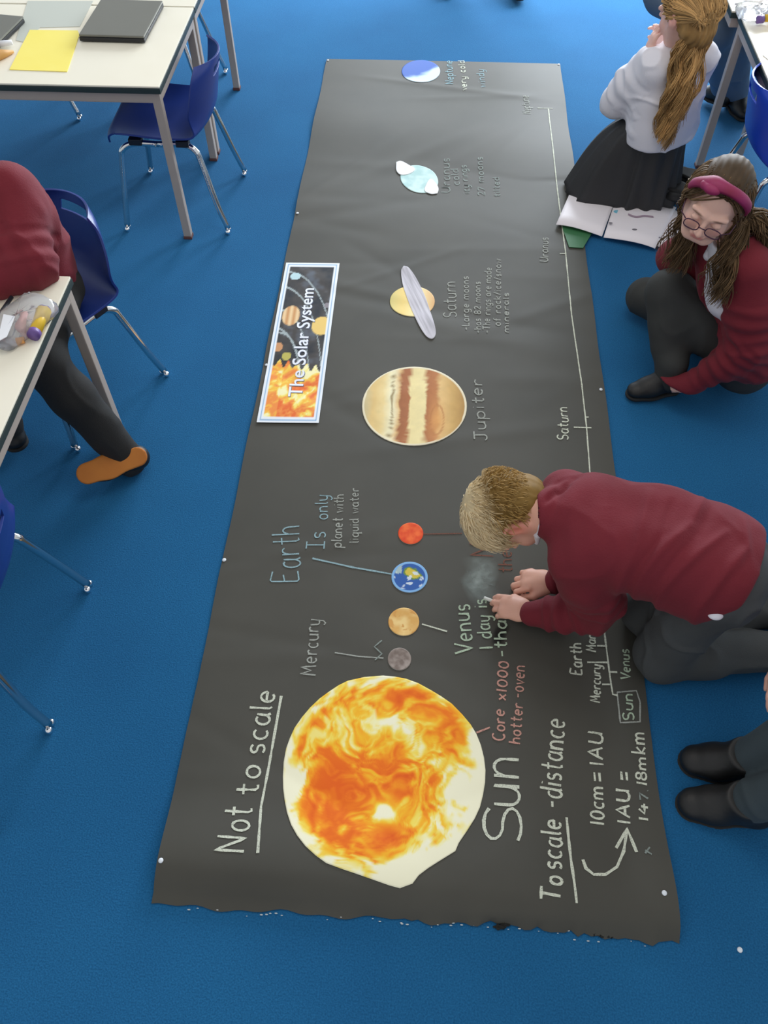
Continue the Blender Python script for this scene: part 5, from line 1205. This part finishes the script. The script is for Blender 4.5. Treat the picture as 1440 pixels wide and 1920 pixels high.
# ================================================================== plainer full figures, mostly cut off by the picture edge
def figure(label, loc, J, headF, headL, top_m, leg_m, hair_col, skin, hands=None, shoes=(), hs=1.0, h=.007, long_sleeve=True, folds=(), slack=.008, shoe_h=.0035, top_cut=None, extra=None, leg_end=.95, amp=.004, shoe_s=.98):
    root = person('person', loc, label); J['bend'] = J.get('bend', V3(0, 0, 0)); c = J['head']; Rm = frame(headF, headL)
    B = Solid(); torso(B, J, -.004, .9)
    for sd in 'LR': leg(B, J, sd, -.004, .92); arm(B, J, sd, -.004, .92)
    T = head_solid(B, c, Rm, hs, J['neck'], neck_r=.042)
    for (sd, D, N, Th, cu) in (hands or []): hand_solid(B, J['wr'+sd], D, N, Th, .92, cu, 3, (30, 20))
    for i, sd in enumerate('LR'):
        if shoes: t = V3(shoes[i][0]); d = t-J['ank'+sd]; B.fcap(J['ank'+sd], J['ank'+sd]+d*.4, .018, .014, (0, 0, 1), .8, .02)
    solid_obj('body', B, .0045, SKINM, root, paint=head_paint(c, Rm, hs, skin, rgb(196, 110, 106), hair_col, rgb(214, 140, 124)), sm=1); eyes(root, T, hs, Rm, (.1, .08, .05))
    G = Solid(); torso(G, J, .014, .95, k=.045, w=1.08)
    for sd in 'LR': arm(G, J, sd, .012, 1.0, .97, k=.035, slack=slack)
    if extra: extra(G)
    up = unit(J['neck']-J['pel']); G.cut(J['pel']+up*(.0 if top_cut is None else top_cut), -up, .01); G.cap(J['neck']+up*.02, J['neck']+up*.1, .048, .055, .006, 's')
    cf = cloth(folds, .003, 10, 4, amp)
    solid_obj('jumper', G, h, top_m, root, lambda V: cf(V)+ringfolds(V, J['elL'], J['wrL'], -.1, .9, .05, .003, 2)+ringfolds(V, J['shL'], J['elL'], .5, 1.1, .05, .004, 5))
    Tq = Solid()
    for sd in 'LR': leg(Tq, J, sd, .009, .98, leg_end, slack=.006)
    Tq.cap(J['pel']*.5+J['hipL']*.5, J['pel']*.5+J['hipR']*.5, .095, .095, .04)
    solid_obj('trousers', Tq, h, leg_m, root, cloth([], .003, 9, 6, .004))
    for i, sd in enumerate('LR'):
        if shoes: toe, upv, sm = shoes[i]; shoe(root, J['ank'+sd], toe, SHOEM, sm, shoe_s, upv, shoe_h)
    Hh = Solid(); TT = lambda x, y, z: c+Rm@(np.array([x, y, z])*hs)
    Hh.ell(TT(0, -.016, .03), np.array([.079, .095, .088])*hs, Rm); Hh.cut(TT(0, .075, .06), Rm@V3(0, 1, -.6), .012); Hh.cut(TT(0, -.02, -.05), Rm@V3(0, .2, -1), .012); Hh.ell(TT(0, .085, -.03), np.array([.09, .07, .085])*hs, Rm, .012, 's')
    solid_obj('hair', Hh, .0045, HAIRM, root, lambda V: .002*np.sin(V[:, 0]*500+8*vnoise(V+5, 20, 3, 2)), lambda V: np.repeat(np.array([hair_col]), len(V), 0)*(.7+.6*vnoise(V+5, 50, 3, 2)[:, None]))
    return root
# seated child at the left table
JL = J_(pel=(-1.185, 1.985, .475), hipL=(-1.115, 1.955, .46), hipR=(-1.25, 2.03, .46), kneeL=(-1.085, 1.68, .445), kneeR=(-1.27, 1.70, .445), ankL=P(243, 862, .075)+V3(-.0135, .025, -.034), ankR=P(12, 800, .085), chest=(-1.175, 1.945, .70), neck=(-1.20, 1.885, .86),
        shL=(-1.105, 1.93, .80), shR=(-1.33, 1.95, .80), elL=(-1.065, 1.80, .668), elR=(-1.40, 1.80, .668), wrL=(-1.235, 1.705, .668), wrR=(-1.26, 1.66, .668), head=(-1.225, 1.80, 1.01))
figure('child in maroon jumper and dark trousers seated at the left table, orange shoe soles showing', (-1.15, 1.95, 0), JL, (-.35, -.8, -.5), (.9, -.4, 0), MAROON, BLACKT, rgb(80, 58, 40), rgb(214, 160, 138),
       hands=[('L', (-.95, -.1, 0), (0, 0, 1), (0, -1, 0), (20, 30, 20)), ('R', (.8, -.4, 0), (0, 0, 1), (0, 1, 0), (20, 30, 20))],
       shoes=[(P(150, 893, .075)+V3(-.0135, .025, -.034), (-.3, .55, -.75), SOLEO), (P(38, 838, .03), (0, 0, 1), SOLE)], top_cut=-.02, slack=.018, leg_end=1.0,
       folds=[((-1.10, 1.99, .80), (-1.05, 1.86, .74), .014, .007), ((-1.14, 1.92, .85), (-1.07, 1.82, .72), .012, -.008), ((-1.15, 1.86, .82), (-1.10, 1.79, .72), .012, .008), ((-1.12, 1.76, .72), (-1.20, 1.74, .71), .012, .007)], amp=.007,
       extra=lambda G: (G.cap(V3(-1.10, 1.92, .76), V3(-1.085, 1.81, .69), .062, .055, .05), G.cap(V3(-1.15, 1.98, .52), V3(-1.15, 1.97, .66), .10, .095, .05)))
# crouching child at the lower right edge
JR = J_(pel=(1.20, .72, .46), hipL=(1.16, .655, .45), hipR=(1.16, .785, .45), kneeL=(.965, .655, .41), kneeR=(.955, .785, .42), ankL=(.800, .668, .068), ankR=(.822, .775, .068), chest=(1.14, .74, .70), neck=(1.08, .745, .87),
        shL=(1.10, .635, .80), shR=(1.10, .86, .80), elL=(1.02, .60, .57), elR=(1.0, .93, .55), wrL=(.93, .66, .50), wrR=(.845, .905, .335), head=(.99, .745, 1.0))
figure('child at lower right picture edge, only grey trouser legs, black shoes and fingers in view', (1.0, .72, 0), JR, (-.8, 0, -.6), (0, -1, 0), MAROON, mat('blue_grey_trousers', rgb(62, 74, 80), .85, bump=(420, .25), noise=(7, rgb(52, 63, 68), .3)), rgb(90, 66, 44), rgb(218, 168, 150),
       hands=[('L', (-.8, .2, -.3), (0, 0, 1), (0, 1, 0), (20, 30, 20)), ('R', (-.25, -.85, -.35), (-.6, 0, .8), (-.8, .2, -.3), (15, 20, 15))],
       shoes=[(V3(.662, .678, .03), (0, 0, 1), SOLE), (V3(.684, .786, .03), (0, 0, 1), SOLE)], top_cut=0, shoe_s=1.22)
# seated child at the upper right
JU = J_(pel=(1.02, 4.12, .47), hipL=(1.09, 4.12, .46), hipR=(.97, 4.05, .46), kneeL=(1.245, 3.86, .46), kneeR=(1.165, 3.79, .43), ankL=(1.40, 3.97, .07), ankR=(1.325, 3.99, .09), chest=(1.03, 4.11, .70), neck=(1.05, 4.08, .86),
        shL=(1.14, 4.15, .80), shR=(.96, 4.03, .80), elL=(1.20, 4.05, .66), elR=(1.05, 3.90, .66), wrL=(1.28, 3.93, .66), wrR=(1.20, 3.83, .66), head=(1.08, 4.02, 1.0))
figure('child in green top and grey trousers seated behind the girl in the white shirt', (1.05, 4.1, 0), JU, (.6, -.6, -.5), (.7, .7, 0), mat('green_jumper', rgb(26, 92, 62), .85, bump=(240, .3)), mat('slate_trousers', rgb(84, 102, 122), .85, bump=(420, .25)), rgb(70, 50, 36), rgb(210, 160, 140),
       hands=[('L', (.6, -.7, 0), (0, 0, 1), (-1, 0, 0), (20, 30, 20)), ('R', (.7, -.6, 0), (0, 0, 1), (1, 0, 0), (20, 30, 20))],
       shoes=[(V3(1.43, 3.86, .03), (0, 0, 1), SOLE), (V3(1.27, 4.06, .05), (0, 0, 1), SOLE)], top_cut=.0, h=.008, shoe_h=.005)
# adult beyond the far end of the banner, shoes at the top edge
JT = J_(pel=(.25, 5.32, .86), hipL=(.34, 5.32, .82), hipR=(.16, 5.32, .82), kneeL=(.39, 5.28, .46), kneeR=(.10, 5.29, .46), ankL=(.41, 5.27, .085), ankR=(.07, 5.30, .085), chest=(.25, 5.31, 1.16), neck=(.25, 5.30, 1.38),
        shL=(.42, 5.31, 1.32), shR=(.08, 5.31, 1.32), elL=(.47, 5.30, 1.05), elR=(.03, 5.30, 1.05), wrL=(.45, 5.22, .84), wrR=(.05, 5.22, .84), head=(.25, 5.26, 1.53))
figure('standing person beyond the banner end, only the tips of black shoes in view', (.25, 5.3, 0), JT, (0, -.9, -.4), (1, 0, 0), mat('navy_jumper', rgb(40, 46, 70), .85), BLACKT, rgb(70, 50, 36), rgb(206, 158, 138),
       hands=[('L', (0, -.1, -1), (1, 0, 0), (0, -1, 0), (20, 30, 20)), ('R', (0, -.1, -1), (-1, 0, 0), (0, -1, 0), (20, 30, 20))],
       shoes=[(V3(.437, 5.06, .04), (0, 0, 1), SOLE), (V3(.045, 5.13, .04), (0, 0, 1), SOLE)], top_cut=.0, h=.009, shoe_h=.005)
place(copy_tree(proto), 1.235, .72, 180, 'blue chair under the child at lower right, outside the picture')
